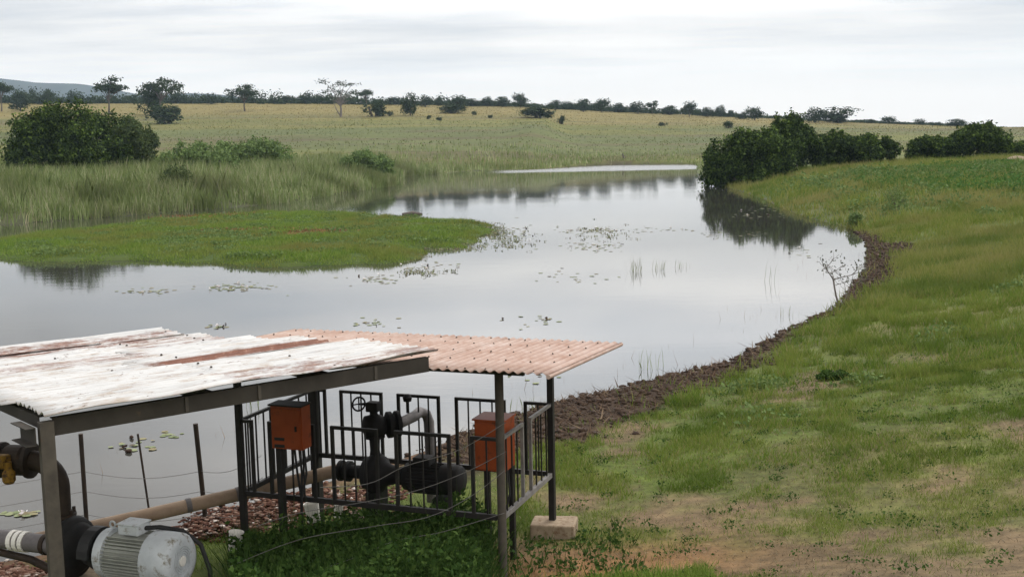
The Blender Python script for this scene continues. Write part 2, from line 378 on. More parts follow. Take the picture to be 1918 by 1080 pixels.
cg = mix(cg, (0.038, 0.024, 0.016), mudmask(gx, gy, gd))
cg = mix(cg, (0.05, 0.045, 0.03), (gd < 0)*1.0)
ii = np.arange((len(vy)-1)*nu).reshape(len(vy)-1, nu)[:, :-1].ravel()
mt, t, b = base_mat('ground_soil_and_sward', 0.95, 0, 0.15)
va = N(t, 'ShaderNodeVertexColor'); va.layer_name = 'tint'
g = N(t, 'ShaderNodeNewGeometry')
def pnoise(scale, det=5, sc=None):
    n = N(t, 'ShaderNodeTexNoise'); val(n.inputs['Scale'], scale); val(n.inputs['Detail'], det); val(n.inputs['Roughness'], 0.65)
    if sc:
        mp = N(t, 'ShaderNodeMapping'); mp.inputs['Scale'].default_value = sc; t.links.new(g.outputs['Position'], mp.inputs[0]); t.links.new(mp.outputs[0], n.inputs['Vector'])
    else: t.links.new(g.outputs['Position'], n.inputs['Vector'])
    return n.outputs['Fac']
spg = N(t, 'ShaderNodeSeparateXYZ'); t.links.new(g.outputs['Position'], spg.inputs[0])
nearf = tmath(t, 'SUBTRACT', 1.0, tmath(t, 'DIVIDE', tmath(t, 'SUBTRACT', spg.outputs['Y'], 40.0), 80.0, True))
c = tmix(t, nearf, va.outputs[0], tramp(t, pnoise(5, 8), [(0.25, (0.5, 0.5, 0.5)), (0.75, (1.5, 1.45, 1.4))]), 'MULTIPLY')
c = tmix(t, 1.0, c, tramp(t, pnoise(0.5, 6), [(0.3, (0.72, 0.75, 0.72)), (0.7, (1.28, 1.25, 1.25))]), 'MULTIPLY')
t.links.new(c, b.inputs['Base Color']); tbump(t, b, pnoise(14, 6), 0.7, 0.03)
t.links.new(tmath(t, 'MULTIPLY', nearf, 0.7), [n for n in t.nodes if n.type == 'BUMP'][0].inputs['Strength'])
c = tmix(t, 1.0, c, tramp(t, pnoise(0.06, 6, (0.6, 1.6, 1)), [(0.3, (0.75, 0.78, 0.78)), (0.7, (1.2, 1.18, 1.15))]), 'MULTIPLY'); t.links.new(c, b.inputs['Base Color'])
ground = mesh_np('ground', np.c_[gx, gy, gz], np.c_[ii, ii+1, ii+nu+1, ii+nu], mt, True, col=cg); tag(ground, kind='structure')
# water
mw, t, b = base_mat('pond_water_surface', 0.02, 0, 0.5)
b.inputs['IOR'].default_value = 1.45
g = N(t, 'ShaderNodeNewGeometry'); sp = N(t, 'ShaderNodeSeparateXYZ'); t.links.new(g.outputs['Position'], sp.inputs[0])
murk = tramp(t, pnoise(0.06, 3), [(0.3, (0.030, 0.030, 0.026)), (0.7, (0.045, 0.043, 0.036))]); t.links.new(murk, b.inputs['Base Color'])
w1 = pnoise(1.1, 3, (0.55, 1.5, 1)); w2 = pnoise(5.5, 2, (0.7, 1.3, 1))
hgt = tmath(t, 'ADD', tmath(t, 'MULTIPLY', w1, 0.7), tmath(t, 'MULTIPLY', w2, 0.12))
ruf = tmath(t, 'MULTIPLY', tmath(t, 'DIVIDE', tmath(t, 'SUBTRACT', sp.outputs['Y'], 166.0), 10.0, True), tmath(t, 'DIVIDE', tmath(t, 'ADD', sp.outputs['X'], 4.0), 4.0, True))
nb = N(t, 'ShaderNodeBump'); val(nb.inputs['Distance'], 0.02); t.links.new(hgt, nb.inputs['Height'])
t.links.new(tmath(t, 'ADD', tmath(t, 'ADD', 0.03, tmath(t, 'MULTIPLY', tramp(t, pnoise(0.05, 4, (0.5, 1.6, 1)), [(0.42, (0, 0, 0)), (0.62, (1, 1, 1))]), 0.20)), tmath(t, 'MULTIPLY', ruf, 0.9)), nb.inputs['Strength']); t.links.new(nb.outputs[0], b.inputs['Normal'])
t.links.new(tmath(t, 'ADD', 0.035, tmath(t, 'MULTIPLY', ruf, 0.22)), b.inputs['Roughness'])
wp = np.array([(-140, -2, 0), (60, -2, 0), (60, 250, 0), (-140, 250, 0)], float)
wx, wy = np.meshgrid(np.linspace(-120, 40, 41), np.linspace(7, 205, 51)); wi = np.arange(50*41).reshape(50, 41)[:, :-1].ravel()
water = mesh_np('pond_water', np.c_[wx.ravel(), wy.ravel(), np.zeros(wx.size)], np.c_[wi, wi+1, wi+42, wi+41], mw); tag(water, kind='structure')
# island of floating grass
ix, iy = np.meshgrid(np.linspace(-29, 2, 150), np.linspace(44, 86, 160)); ix, iy = ix.ravel(), iy.ravel()
idd = sdf(ISL, ix, iy)+(fbm(ix*0.4, iy*0.4, 4)-0.5)*2.6
iz = np.where(idd < 0, np.minimum(0.22, 0.03-idd*0.10)+0.05*fbm(ix, iy, 3), -0.35*np.minimum(idd, 1.0)-0.05)
mi, t, b = base_mat('floating_mat_soil', 0.95, 0, 0.1)
c = tramp(t, tnoise(t, 0.8, 6), [(0.3, (0.035, 0.06, 0.013)), (0.7, (0.06, 0.08, 0.022))]); t.links.new(c, b.inputs['Base Color'])
k = np.arange(159*150).reshape(159, 150)[:, :-1].ravel(); fq = np.c_[k, k+1, k+151, k+150]
keep = (iz[fq].max(1) > -0.2)
tag(mesh_np('grass_island', np.c_[ix, iy, iz], fq[keep], mi, True), kind='structure')
# hills far away
hx = np.linspace(-2600, 900, 90); ht = np.linspace(0, 1, 14)
HP = [(-900, 120), (-300, 128), (0, 143), (60, 153), (110, 157), (150, 158), (185, 164), (230, 172), (280, 177), (330, 175), (380, 173), (430, 176), (480, 186), (540, 200), (900, 215), (1200, 235)]
hX = np.array([xat(p, 3000) for p, q in HP]); hZ = np.array([ad(p, q, 3000)[2] for p, q in HP])
top = np.interp(hx, hX, hZ); top = top+(fbm(hx*0.01, hx*0+3, 4)-0.5)*14
V = []
for j, tt in enumerate(ht):
    yy = 3000+(tt-0.5)*1100; prof = math.sin(tt*math.pi)**0.8
    zz_ = -60+(top+60)*prof+(fbm(hx*0.004+tt*5, hx*0+tt*9, 3)-0.5)*50*prof*(1-prof)*3
    V.append(np.c_[hx, np.full_like(hx, yy), zz_])
V = np.concatenate(V); k = np.arange(13*90).reshape(13, 90)[:, :-1].ravel()
mh, t, b = base_mat('wooded_hillside', 0.95, 0, 0.1)
c = tramp(t, tnoise(t, 0.012, 8, 0.7), [(0.35, (0.022, 0.028, 0.022)), (0.7, (0.05, 0.055, 0.042))]); t.links.new(c, b.inputs['Base Color'])
tag(mesh_np('distant_hills', V, np.c_[k, k+1, k+91, k+90], mh, True), kind='structure')
# haze box
HB = MB().box((-100, 1980, 85), (8400, 4100, 300))
mz = bpy.data.materials.new('thin_air'); mz.use_nodes = True; t = mz.node_tree; t.nodes.clear()
o_ = N(t, 'ShaderNodeOutputMaterial'); pv = N(t, 'ShaderNodeVolumePrincipled'); val(pv.inputs['Density'], 0.00012); pv.inputs['Color'].default_value = (0.60, 0.80, 1.0, 1)
t.links.new(pv.outputs[0], o_.inputs['Volume'])
tag(HB.build('haze', mz), kind='stuff')
# ------------------------------------------------------------------ vegetation builders
def blades_np(P, h, w, lean, r, seg=1):
    """grass blades as tapering slivers; P (n,3) feet"""
    n = len(P); a = r.random(n)*2*np.pi; side = np.c_[np.cos(a), np.sin(a), np.zeros(n)]
    b_ = r.random(n)*2*np.pi; ld = np.c_[np.cos(b_), np.sin(b_), np.zeros(n)]*(lean*(0.2+r.random(n)))[:, None]*h[:, None]
    up_ = np.c_[np.zeros((n, 2)), h]
    L = P-side*w[:, None]/2; R = P+side*w[:, None]/2
    if seg == 1:
        V = np.stack([L, R, P+up_+ld], 1).reshape(-1, 3); Fc = np.arange(3*n).reshape(n, 3); return V, Fc
    mid = up_*0.55+ld*0.35
    V = np.stack([L, R, R+mid-side*w[:, None]*0.12, P+up_*0.93+ld, L+mid+side*w[:, None]*0.12], 1).reshape(-1, 3)
    base = np.arange(n)[:, None]*5
    return V, base+np.array([[0, 1, 2, 3, 4]])
def leaf_np(C, size, r, nrm=None, asp=0.6):
    n = len(C); q = r.normal(size=(n, 3))
    if nrm is not None: q = q*0.75+nrm*0.9
    q /= np.linalg.norm(q, axis=1)[:, None]+1e-9
    a = np.cross(q, r.normal(size=(n, 3))); a /= np.linalg.norm(a, axis=1)[:, None]+1e-9; b_ = np.cross(q, a)
    s = (size*(0.55+0.9*r.random(n)))[:, None] if np.ndim(size) else (size*(0.55+0.9*r.random(n)))[:, None]
    V = np.stack([C-a*s*0.5, C+b_*s*asp*0.5, C+a*s*0.5, C-b_*s*asp*0.5], 1).reshape(-1, 3)
    return V, np.arange(4*n).reshape(n, 4)
def crown_np(lobes, n, size, r, sub=26, sig=0.16, zmin=None, tight=1.0):
    """leaves in sub-clumps over uneven lobes (cx,cy,cz,rx,ry,rz)"""
    lobes = np.array(lobes, float); wgt = (lobes[:, 3]*lobes[:, 5]+lobes[:, 3]*lobes[:, 4]); wgt /= wgt.sum()
    Cs, Ns = [], []
    for L, wq in zip(lobes, wgt):
        ns = max(5, int(sub*(0.6+0.8*r.random()))); d = r.normal(size=(ns, 3)); d[:, 2] = d[:, 2]*0.9+0.15; d /= np.linalg.norm(d, axis=1)[:, None]
        rr = (0.62+0.42*r.random(ns))*tight; cc = L[:3]+d*L[3:6]*rr[:, None]
        m = max(8, int(n*wq)); pick = r.integers(0, ns, m); sg = sig*(0.7+0.9*r.random(ns))
        off = r.normal(size=(m, 3))*sg[pick][:, None]*L[3:6]
        C = cc[pick]+off; Cs.append(C); Ns.append(d[pick]*0.7+np.array([0, 0, 0.5]))
    C = np.concatenate(Cs); Nn = np.concatenate(Ns)
    if zmin is not None:
        k = C[:, 2] > zmin; C, Nn = C[k], Nn[k]
    return leaf_np(C, size, r, Nn)
MAT['leaf_dark'] = leafmat('dark_bush_leaves', [(0, (0.011, 0.022, 0.005)), (0.5, (0.029, 0.052, 0.010)), (1, (0.10, 0.15, 0.03))], 0.25)
MAT['leaf_pale'] = leafmat('paler_bush_leaves', [(0, (0.035, 0.055, 0.018)), (0.6, (0.06, 0.085, 0.03)), (1, (0.09, 0.115, 0.045))], 0.25)
MAT['leaf_far'] = leafmat('savanna_tree_leaves', [(0, (0.018, 0.030, 0.013)), (0.6, (0.033, 0.052, 0.022)), (1, (0.055, 0.076, 0.034))], 0.25)
MAT['leaf_grey'] = leafmat('grey_tree_leaves', [(0, (0.06, 0.066, 0.045)), (1, (0.11, 0.115, 0.085))], 0.25)
MAT['leaf_scrub'] = leafmat('scrub_leaves', [(0, (0.075, 0.12, 0.035)), (0.6, (0.115, 0.17, 0.055)), (1, (0.155, 0.21, 0.08))], 0.25)
MAT['near_grass'] = leafmat('short_grass_blades', [(0, (0.085, 0.145, 0.018)), (0.5, (0.125, 0.185, 0.028)), (0.8, (0.18, 0.20, 0.055)), (1, (0.27, 0.22, 0.11))], 0.35, patch=(0.16, 0.19, 0.04), patch_scale=0.5, patch2=(0.07, 0.115, 0.016), patch2_scale=0.7)
MAT['bank_grass'] = leafmat('bank_grass_blades', [(0, (0.095, 0.145, 0.02)), (0.55, (0.15, 0.19, 0.034)), (1, (0.24, 0.225, 0.08))], 0.4, patch=(0.22, 0.20, 0.075), patch_scale=0.16, patch_amt=0.8, patch2=(0.065, 0.115, 0.016), patch2_scale=0.25)
MAT['island_grass'] = leafmat('island_grass_blades', [(0, (0.09, 0.155, 0.022)), (0.6, (0.14, 0.215, 0.036)), (1, (0.20, 0.25, 0.065))], 0.4, patch=(0.17, 0.155, 0.05), patch_scale=0.18, patch_amt=0.75)
MAT['reed'] = leafmat('reed_blades', [(0, (0.13, 0.18, 0.052)), (0.55, (0.21, 0.27, 0.10)), (0.8, (0.31, 0.35, 0.18)), (1, (0.42, 0.38, 0.25))], 0.45, patch=(0.12, 0.13, 0.055), patch_scale=0.13, patch_amt=0.7, patch2=(0.10, 0.13, 0.04), patch2_scale=0.2)
MAT['hill_grass'] = leafmat('dry_hill_grass', [(0, (0.14, 0.12, 0.048)), (0.6, (0.165, 0.135, 0.055)), (1, (0.2, 0.16, 0.068))], 0.3)
MAT['low_hill_grass'] = leafmat('olive_hill_grass', [(0, (0.07, 0.082, 0.018)), (0.6, (0.095, 0.10, 0.026)), (1, (0.13, 0.122, 0.036))], 0.3, patch=(0.075, 0.095, 0.035), patch_scale=0.03)
MAT['weed'] = leafmat('dark_weed_leaves', [(0, (0.021, 0.045, 0.010)), (0.6, (0.038, 0.075, 0.016)), (1, (0.08, 0.13, 0.032))], 0.3)
MAT['lily'] = leafmat('lily_pads', [(0, (0.13, 0.155, 0.08)), (0.5, (0.19, 0.21, 0.12)), (0.85, (0.2, 0.17, 0.1)), (1, (0.06, 0.05, 0.035))], 0.0, 0.5)
MAT['lilyflower'] = leafmat('white_lily_petals', [(0, (0.55, 0.5, 0.5)), (1, (0.75, 0.73, 0.72))], 0.2)
MAT['crop'] = leafmat('green_patch_leaves', [(0, (0.04, 0.095, 0.02)), (1, (0.075, 0.15, 0.033))], 0.3)
def scatter(n, x0, x1, y0, y1, r, fr=0.56, pad=3):
    x = x0+(x1-x0)*r.random(n); y = y0+(y1-y0)*r.random(n); k = np.abs(x) < fr*y+pad
    return x[k], y[k]
def stuff(name, parts, mat, smooth=False):
    Vs, Fs, o = [], [], 0
    for V, Fc in parts: Vs.append(V); Fs.append(Fc+o); o += len(V)
    return tag(mesh_np(name, np.concatenate(Vs), np.concatenate(Fs), mat, smooth), kind='stuff')
#--- grass on the near slope and right bank
r = np.random.default_rng(11)
parts = []
for (n, x0, x1, y0, y1, h0, h1, w0, w1, cl_) in ((150000, -6, 9, 9.2, 15, 0.03, 0.085, 0.006, 0.012, 0.9), (120000, -1, 13, 15, 22, 0.05, 0.13, 0.010, 0.018, 0.75), (110000, 2, 20, 21, 34, 0.09, 0.24, 0.016, 0.028, 0.6)):
    x, y = scatter(n, x0, x1, y0, y1, r, 0.52, 1.5); d = sdf(POND, x, y)
    tuft = fbm(x*2.2+5, y*2.2, 3); big_ = fbm(x*0.35+50, y*0.35, 3)
    dens = np.clip((tuft-0.33)*3.2, 0.03, 1)*(1-0.93*baremask(x, y))*(1-0.97*mudmask(x, y, d))*sstep(0.1, 0.8, d)
    dens = dens*np.where((x < -0.2) & (y > 12.0), 0.25, 1)
    k = r.random(len(x)) < dens; x, y, tuft, big_ = x[k], y[k], tuft[k], big_[k]
    h = (h0+(h1-h0)*r.random(len(x)))*(0.45+1.1*tuft)*(0.6+0.9*big_)
    parts.append(blades_np(np.c_[x, y, zg(x, y)-0.01], h, w0+(w1-w0)*r.random(len(x)), 0.75, r))
stuff('short_grass', parts, MAT['near_grass'])
parts = []
for (n, x0, x1, y0, y1, h0, h1, w0, w1) in ((120000, 6, 34, 32, 62, 0.16, 0.42, 0.025, 0.045), (110000, 12, 70, 60, 128, 0.25, 0.6, 0.05, 0.1)):
    x, y = scatter(n, x0, x1, y0, y1, r, 0.52, 2); d = sdf(POND, x, y)
    tuft = fbm(x*0.8+5, y*0.8, 3)
    k = (r.random(len(x)) < np.clip((tuft-0.25)*3, 0.1, 1)*(1-0.95*mudmask(x, y, d))) & (d > -0.15); x, y, tuft, d = x[k], y[k], tuft[k], d[k]
    h = (h0+(h1-h0)*r.random(len(x)))*(0.4+1.2*tuft)
    parts.append(blades_np(np.c_[x, y, zg(x, y)-0.02], h, w0+(w1-w0)*r.random(len(x)), 0.7, r))
stuff('bank_grass', parts, MAT['bank_grass'])
x, y = scatter(60000, 20, 60, 56, 112, r, 0.52, 2)
k = (((x-36)/11)**2+((y-82)/24)**2+0.9*(fbm(x*0.2, y*0.2, 3)-0.5)) < 0.9; x, y = x[k], y[k]
stuff('green_crop_patch', [leaf_np(np.c_[x, y, zg(x, y)+0.1+0.35*r.random(len(x))], 0.2, r)], MAT['crop'])
#--- island grass
x, y = scatter(210000, -28, 1, 46, 84, r, 0.6, 4); d = sdf(ISL, x, y)+(fbm(x*0.4, y*0.4, 4)-0.5)*2.6
tuft = fbm(x*0.9+7, y*0.9, 3); k = (d < 0.25*tuft) & (r.random(len(x)) < np.clip((tuft-0.15)*3, 0.1, 1)); x, y, d, tuft = x[k], y[k], d[k], tuft[k]
zi = np.where(d < 0, np.minimum(0.22, 0.03-d*0.10), 0.0)
stuff('island_grass', [blades_np(np.c_[x, y, zi], (0.07+0.22*r.random(len(x)))*(0.25+1.5*tuft**1.5)*np.clip(0.45-d*0.5, 0.3, 1)*(0.5+1.1*fbm(x*0.3, y*0.3, 3)), 0.03+0.03*r.random(len(x)), 0.9, r)], MAT['island_grass'])
x, y = scatter(260, -26, 0, 48, 80, r, 0.6, 3); k = sdf(ISL, x, y) < -1.0; x, y = x[k], y[k]; m_ = 130
cx_ = np.repeat(x, m_)+r.normal(size=len(x)*m_)*np.repeat(0.2+0.4*r.random(len(x)), m_); cy_ = np.repeat(y, m_)+r.normal(size=len(x)*m_)*0.35
stuff('island_forbs', [leaf_np(np.c_[cx_, cy_, 0.16+0.26*r.random(len(cx_))], 0.13, r)], MAT['leaf_scrub'])
q = np.r_[np.array([P2(588, 446)])+r.normal(size=(900, 2))*np.array([0.75, 0.9]), np.array([P2(395, 412)])+r.normal(size=(400, 2))*np.array([1.6, 0.7]), np.array([P2(470, 440)])+r.normal(size=(300, 2))*np.array([1.2, 0.6])]
MAT['deadred'] = leafmat('reddish_dead_leaves', [(0, (0.12, 0.06, 0.03)), (1, (0.24, 0.15, 0.07))], 0.2)
stuff('reddish_dead_plants', [leaf_np(np.c_[q, 0.2+0.2*r.random(len(q))], 0.16, r)], MAT['deadred'])
#--- reeds on the left and far bank
x, y = scatter(440000, -95, -6, 62, 175, r, 0.75, 8); d = sdf(POND, x, y)
tuft = fbm(x*0.25+7, y*0.25, 3); fal = np.exp(-np.maximum(d-6, 0)/14)
k = (d > -0.4) & (r.random(len(x)) < np.clip((tuft-0.2)*2.5, 0.08, 1)*fal); x, y, d, tuft = x[k], y[k], d[k], tuft[k]
zb = np.maximum(zg(x, y), -0.1)
h = (1.0+1.5*r.random(len(x)))*(0.45+1.1*tuft)*np.clip(0.6+d*0.08, 0.5, 1)*(1-0.35*sstep(12, 30, d))
stuff('reeds', [blades_np(np.c_[x, y, zb], h, 0.035+0.045*r.random(len(x)), 0.32, r, 2)], MAT['reed'])
x, y = scatter(40000, -30, 60, 120, 225, r, 0.52, 6); d = sdf(POND, x, y)
k = (d > -0.3) & (d < 40) & (y > 120+0.0*x) & ~((x > 16) & (y < 170)) & (r.random(len(x)) < np.exp(-np.maximum(d-4, 0)/9)); x, y, d = x[k], y[k], d[k]
stuff('far_shore_reeds', [blades_np(np.c_[x, y, np.maximum(zg(x, y), -0.1)], (0.5+0.9*r.random(len(x)))*(1-0.5*sstep(-5, 25, x)), 0.1+0.1*r.random(len(x)), 0.3, r)], MAT['reed'])
#--- grass on the far slope
x, y = scatter(70000, -280, 280, 190, 530, r, 0.5, 8)
gold = sstep(275, 430, y+(fbm(x*0.03, y*0.05, 4)-0.5)*110); kg = r.random(len(x)) < gold
tuft = fbm(x*0.08, y*0.08, 3)
for nm, k, m_ in (('dry_slope_grass', kg, 'hill_grass'), ('olive_slope_grass', ~kg, 'low_hill_grass')):
    k = k & (sdf(POND, x, y) > 3)
    stuff(nm, [blades_np(np.c_[x[k], y[k], zg(x[k], y[k])-0.05], (0.14+0.26*r.random(k.sum()))*(0.4+1.1*tuft[k]), 0.16+0.2*r.random(k.sum()), 0.6, r)], MAT[m_])
#--- left plain behind the reeds
x, y = scatter(60000, -140, 0, 85, 190, r, 0.75, 6); d = sdf(POND, x, y); k = d > 10; x, y = x[k], y[k]
stuff('rough_pasture_grass', [blades_np(np.c_[x, y, zg(x, y)-0.03], 0.3+0.6*r.random(len(x)), 0.12+0.14*r.random(len(x)), 0.6, r)], MAT['low_hill_grass'])
#--- mud clods along the waterline
def clods(x, y, s, r, flat=0.6):
    ico = np.array([(0, 0, 1), (0.89, 0, 0.45), (0.28, 0.85, 0.45), (-0.72, 0.53, 0.45), (-0.72, -0.53, 0.45), (0.28, -0.85, 0.45), (0.72, 0.53, -0.45), (-0.28, 0.85, -0.45), (-0.89, 0, -0.45), (-0.28, -0.85, -0.45), (0.72, -0.53, -0.45), (0, 0, -1)], float)
    fc = np.array([(0, 1, 2), (0, 2, 3), (0, 3, 4), (0, 4, 5), (0, 5, 1), (1, 6, 2), (2, 7, 3), (3, 8, 4), (4, 9, 5), (5, 10, 1), (2, 6, 7), (3, 7, 8), (4, 8, 9), (5, 9, 10), (1, 10, 6), (11, 7, 6), (11, 8, 7), (11, 9, 8), (11, 10, 9), (11, 6, 10)])
    n = len(x); a = r.random(n)*6.28; V = ico[None]*(0.35+1.0*r.random((n, 12, 1)))*s[:, None, None]*np.array([1, 1, flat])
    sx_ = (0.7+0.8*r.random(n)); X = V[..., 0]*sx_[:, None]; Y = V[..., 1]
    V = np.stack([X*np.cos(a)[:, None]-Y*np.sin(a)[:, None], X*np.sin(a)[:, None]+Y*np.cos(a)[:, None], V[..., 2]], 2)
    V = V+np.stack([x, y, zg(x, y)+s*0.15], 1)[:, None, :]
    return V.reshape(-1, 3), (fc[None]+12*np.arange(n)[:, None, None]).reshape(-1, 3)
x, y = scatter(260000, -2.5, 22, 18, 62, r, 0.6, 4); d = sdf(POND, x, y)
dn = mudmask(x, y, d)*(0.35+0.9*fbm(x*1.3, y*1.3, 3)); k = (d > -0.12) & (r.random(len(x)) < dn*0.8); x, y = x[k], y[k]
print('clods', len(x))
stuff('mud_clods', [clods(x, y, (0.012+0.075*r.random(len(x))**4)*(0.8+0.014*y), r)], MAT['clod'])
#--- dead plant litter strewn on the mud
x, y = x[::3], y[::3]
MAT['litter'] = leafmat('dead_stalks', [(0, (0.05, 0.032, 0.02)), (0.7, (0.10, 0.065, 0.042)), (1, (0.2, 0.15, 0.10))], 0.1, 0.9)
stuff('dead_plant_litter', [blades_np(np.c_[x, y, zg(x, y)+0.02], 0.06+0.12*r.random(len(x)), 0.012+0.02*r.random(len(x)), 2.2, r)], MAT['litter'])
#--- small forbs in the near turf
x, y = scatter(520, 0.5, 12, 10.5, 26, r, 0.5, 1); d = sdf(POND, x, y); k = (d > 2.2); x, y = x[k], y[k]; m_ = 26
cx_ = np.repeat(x, m_)+r.normal(size=len(x)*m_)*0.07; cy_ = np.repeat(y, m_)+r.normal(size=len(x)*m_)*0.07
stuff('broadleaf_forbs', [leaf_np(np.c_[cx_, cy_, zg(cx_, cy_)+0.02+0.06*r.random(len(cx_))], 0.034, r)], MAT['weed'])
#--- dry straw lying on the bare soil
x, y = scatter(90000, -0.6, 12, 9.4, 22, r, 0.5, 1); d = sdf(POND, x, y); k = (d > 1.5) & (r.random(len(x)) < 0.25+0.6*fbm(x*0.8, y*0.8, 3)); x, y = x[k], y[k]
MAT['straw'] = leafmat('dry_straw', [(0, (0.07, 0.05, 0.03)), (0.6, (0.14, 0.11, 0.065)), (1, (0.25, 0.21, 0.14))], 0.2)
stuff('dry_straw', [blades_np(np.c_[x, y, zg(x, y)+0.004], 0.012+0.025*r.random(len(x)), 0.006+0.006*r.random(len(x)), 3.0, r)], MAT['straw'])
#--- taller green clumps through the bank
parts = []
x, y = scatter(230, 3, 60, 15, 100, r, 0.5, 1); d = sdf(POND, x, y); k = (d > 2.0) & (mudmask(x, y, d) < 0.2); x, y = x[k], y[k]
for a_, b_ in zip(x, y):
    n_ = 160; rad_ = (0.12+0.011*b_)*(0.6+0.8*r.random()); qx = a_+r.normal(size=n_)*rad_; qy = b_+r.normal(size=n_)*rad_*0.8
    parts.append(leaf_np(np.c_[qx, qy, zg(qx, qy)+rad_*(0.1+0.75*r.random(n_))*np.exp(-((qx-a_)**2+(qy-b_)**2)/(2*rad_**2))], 0.035+0.0022*b_, r))
stuff('bank_forbs', parts, MAT['leaf_scrub'])
x, y = scatter(9000, -0.3, 2.0, 10.2, 11.9, r, 0.5, 1); k = fbm(x*1.2+3, y*1.2, 3) > 0.42; x, y = x[k], y[k]
stuff('lush_grass', [blades_np(np.c_[x, y, zg(x, y)-0.01], 0.07+0.13*r.random(len(x)), 0.010+0.006*r.random(len(x)), 0.7, r)], MAT['island_grass'])
#--- dark weeds before the cage
x, y = scatter(80000, -3.9, 1.4, 9.6, 14.3, r, 0.6, 2); q = fbm(x*1.1+2, y*1.1, 3)
k = r.random(len(x)) < np.clip((q-0.12)*3, 0, 1)*np.where(x < -0.3, 1, 0.06)*sstep(-4.0, -3.3, x)*sstep(14.3, 13.4, y-0.15*x); x, y, q = x[k], y[k], q[k]
k = (x/y > -0.255+0.0*x); x, y, q = x[k], y[k], q[k]
hh = 0.95*q*sstep(0.5, -0.6, x)*sstep(14.6, 12.8, y)*(0.55+0.9*fbm(x*2.3, y*2.3, 3))+0.05
stuff('dark_weeds', [leaf_np(np.c_[x, y, zg(x, y)+hh*r.random(len(x))**0.7], 0.06, r)], MAT['weed'])
k = r.random(len(x)) < 0.35
stuff('weed_grass', [blades_np(np.c_[x[k], y[k], zg(x[k], y[k])], 0.12+hh[k]*1.15*r.random(k.sum()), 0.012+0.006*r.random(k.sum()), 0.7, r)], MAT['weed'])
#--- lily pads and floating scraps
pads = []
for (px, py, sx_, sy, n) in ((940, 440, 55, 22, 130), (1120, 432, 75, 6, 90), (1110, 462, 60, 10, 60), (440, 538, 70, 8, 70), (700, 525, 55, 10, 40), (270, 545, 50, 7, 30), (405, 611, 18, 4, 16),
                            (1240, 430, 60, 5, 25), (800, 500, 60, 10, 30), (1080, 520, 60, 12, 22), (700, 605, 40, 8, 20), (260, 835, 50, 14, 14), (40, 960, 35, 5, 24), (320, 815, 40, 9, 12), (1000, 600, 60, 12, 14),
                            (1420, 400, 60, 12, 40), (1380, 440, 60, 10, 24), (1140, 345, 100, 8, 40), (930, 340, 60, 5, 20), (1500, 470, 40, 20, 12), (1000, 700, 70, 20, 14), (590, 385, 40, 5, 20)):
    for _ in range(n):
        p = at(px+r.normal()*sx_*0.5, py+r.normal()*sy*0.5, 0.006)
        if sdf(POND, p[:1], p[1:2])[0] < -0.2 and sdf(ISL, p[:1], p[1:2])[0] > 0.1: pads.append(p)
pads = np.array(pads); n = len(pads); R_ = (0.035+0.05*r.random(n))*(0.75+0.010*pads[:, 1]); a = np.arange(9)/9*5.7
ang = a[None]+r.random((n, 1))*6.28; rim = np.stack([pads[:, :1]+R_[:, None]*np.cos(ang), pads[:, 1:2]+R_[:, None]*np.sin(ang), pads[:, 2:3]+0.002+0.012*r.random((n, 9))*(r.random((n, 1)) > 0.5)], 2)
stuff('lily_pads', [(rim.reshape(-1, 3), np.arange(9*n).reshape(n, 9))], MAT['lily'])
x = []; y = []
for (px, py, sx_, sy, n) in ((240, 850, 40, 30, 10), (440, 800, 40, 30, 8), (950, 730, 70, 30, 22), (980, 790, 40, 30, 14), (1180, 690, 60, 20, 16), (1440, 590, 60, 30, 22), (1400, 640, 40, 20, 14), (1540, 500, 40, 30, 16), (1340, 390, 20, 20, 10)):
    for _ in range(n):
        p = at(px+r.normal()*sx_, py+r.normal()*sy, 0.0)
        if sdf(POND, p[:1], p[1:2])[0] < 0: x.append(p[0]); y.append(p[1])
x = np.array(x); y = np.array(y)
stuff('emergent_stalks', [blades_np(np.c_[x, y, np.full(len(x), -0.1)], 0.12+0.32*r.random(len(x))**1.5, np.full(len(x), 0.010), 0.35, r)], MAT['deadred'])
fl = pads[r.permutation(len(pads))[:34]]; m_ = 9; fb_ = np.repeat(fl, m_, 0)+r.normal(size=(len(fl)*m_, 3))*np.array([0.025, 0.025, 0.015])+np.array([0, 0, 0.05])
stuff('lily_flowers', [leaf_np(fb_, 0.06, r)], MAT['lilyflower'])
pd = pads[r.permutation(len(pads))[:34]]+r.normal(size=(34, 3))*np.array([0.4, 0.6, 0.0]); V, Fc = clods(pd[:, 0], pd[:, 1], 0.02+0.04*r.random(34), r, 0.8); V[:, 2] += np.repeat(0.02-zg(pd[:, 0], pd[:, 1]), 12)
stuff('seed_pods', [(V, Fc)], MAT['clod'])
bits = []
for (px, py, sx_, sy, n) in ((915, 432, 34, 14, 260), (850, 462, 50, 8, 200), (960, 450, 45, 22, 90), (760, 482, 40, 8, 120), (1120, 440, 80, 20, 50), (800, 510, 60, 8, 40), (330, 386, 120, 8, 60)):
    for _ in range(n):
        p = at(px+r.normal()*sx_*0.5, py+r.normal()*sy*0.5, 0.02)
        if sdf(POND, p[:1], p[1:2])[0] < -0.2: bits.append(p)
bits = np.array(bits); m_ = 5; bb = np.repeat(bits, m_, 0)+r.normal(size=(len(bits)*m_, 3))*np.array([0.10, 0.12, 0.012]); bb[:, 2] = np.abs(bb[:, 2])+0.01
stuff('floating_weed', [leaf_np(bb, 0.075, r)], MAT['lily'])
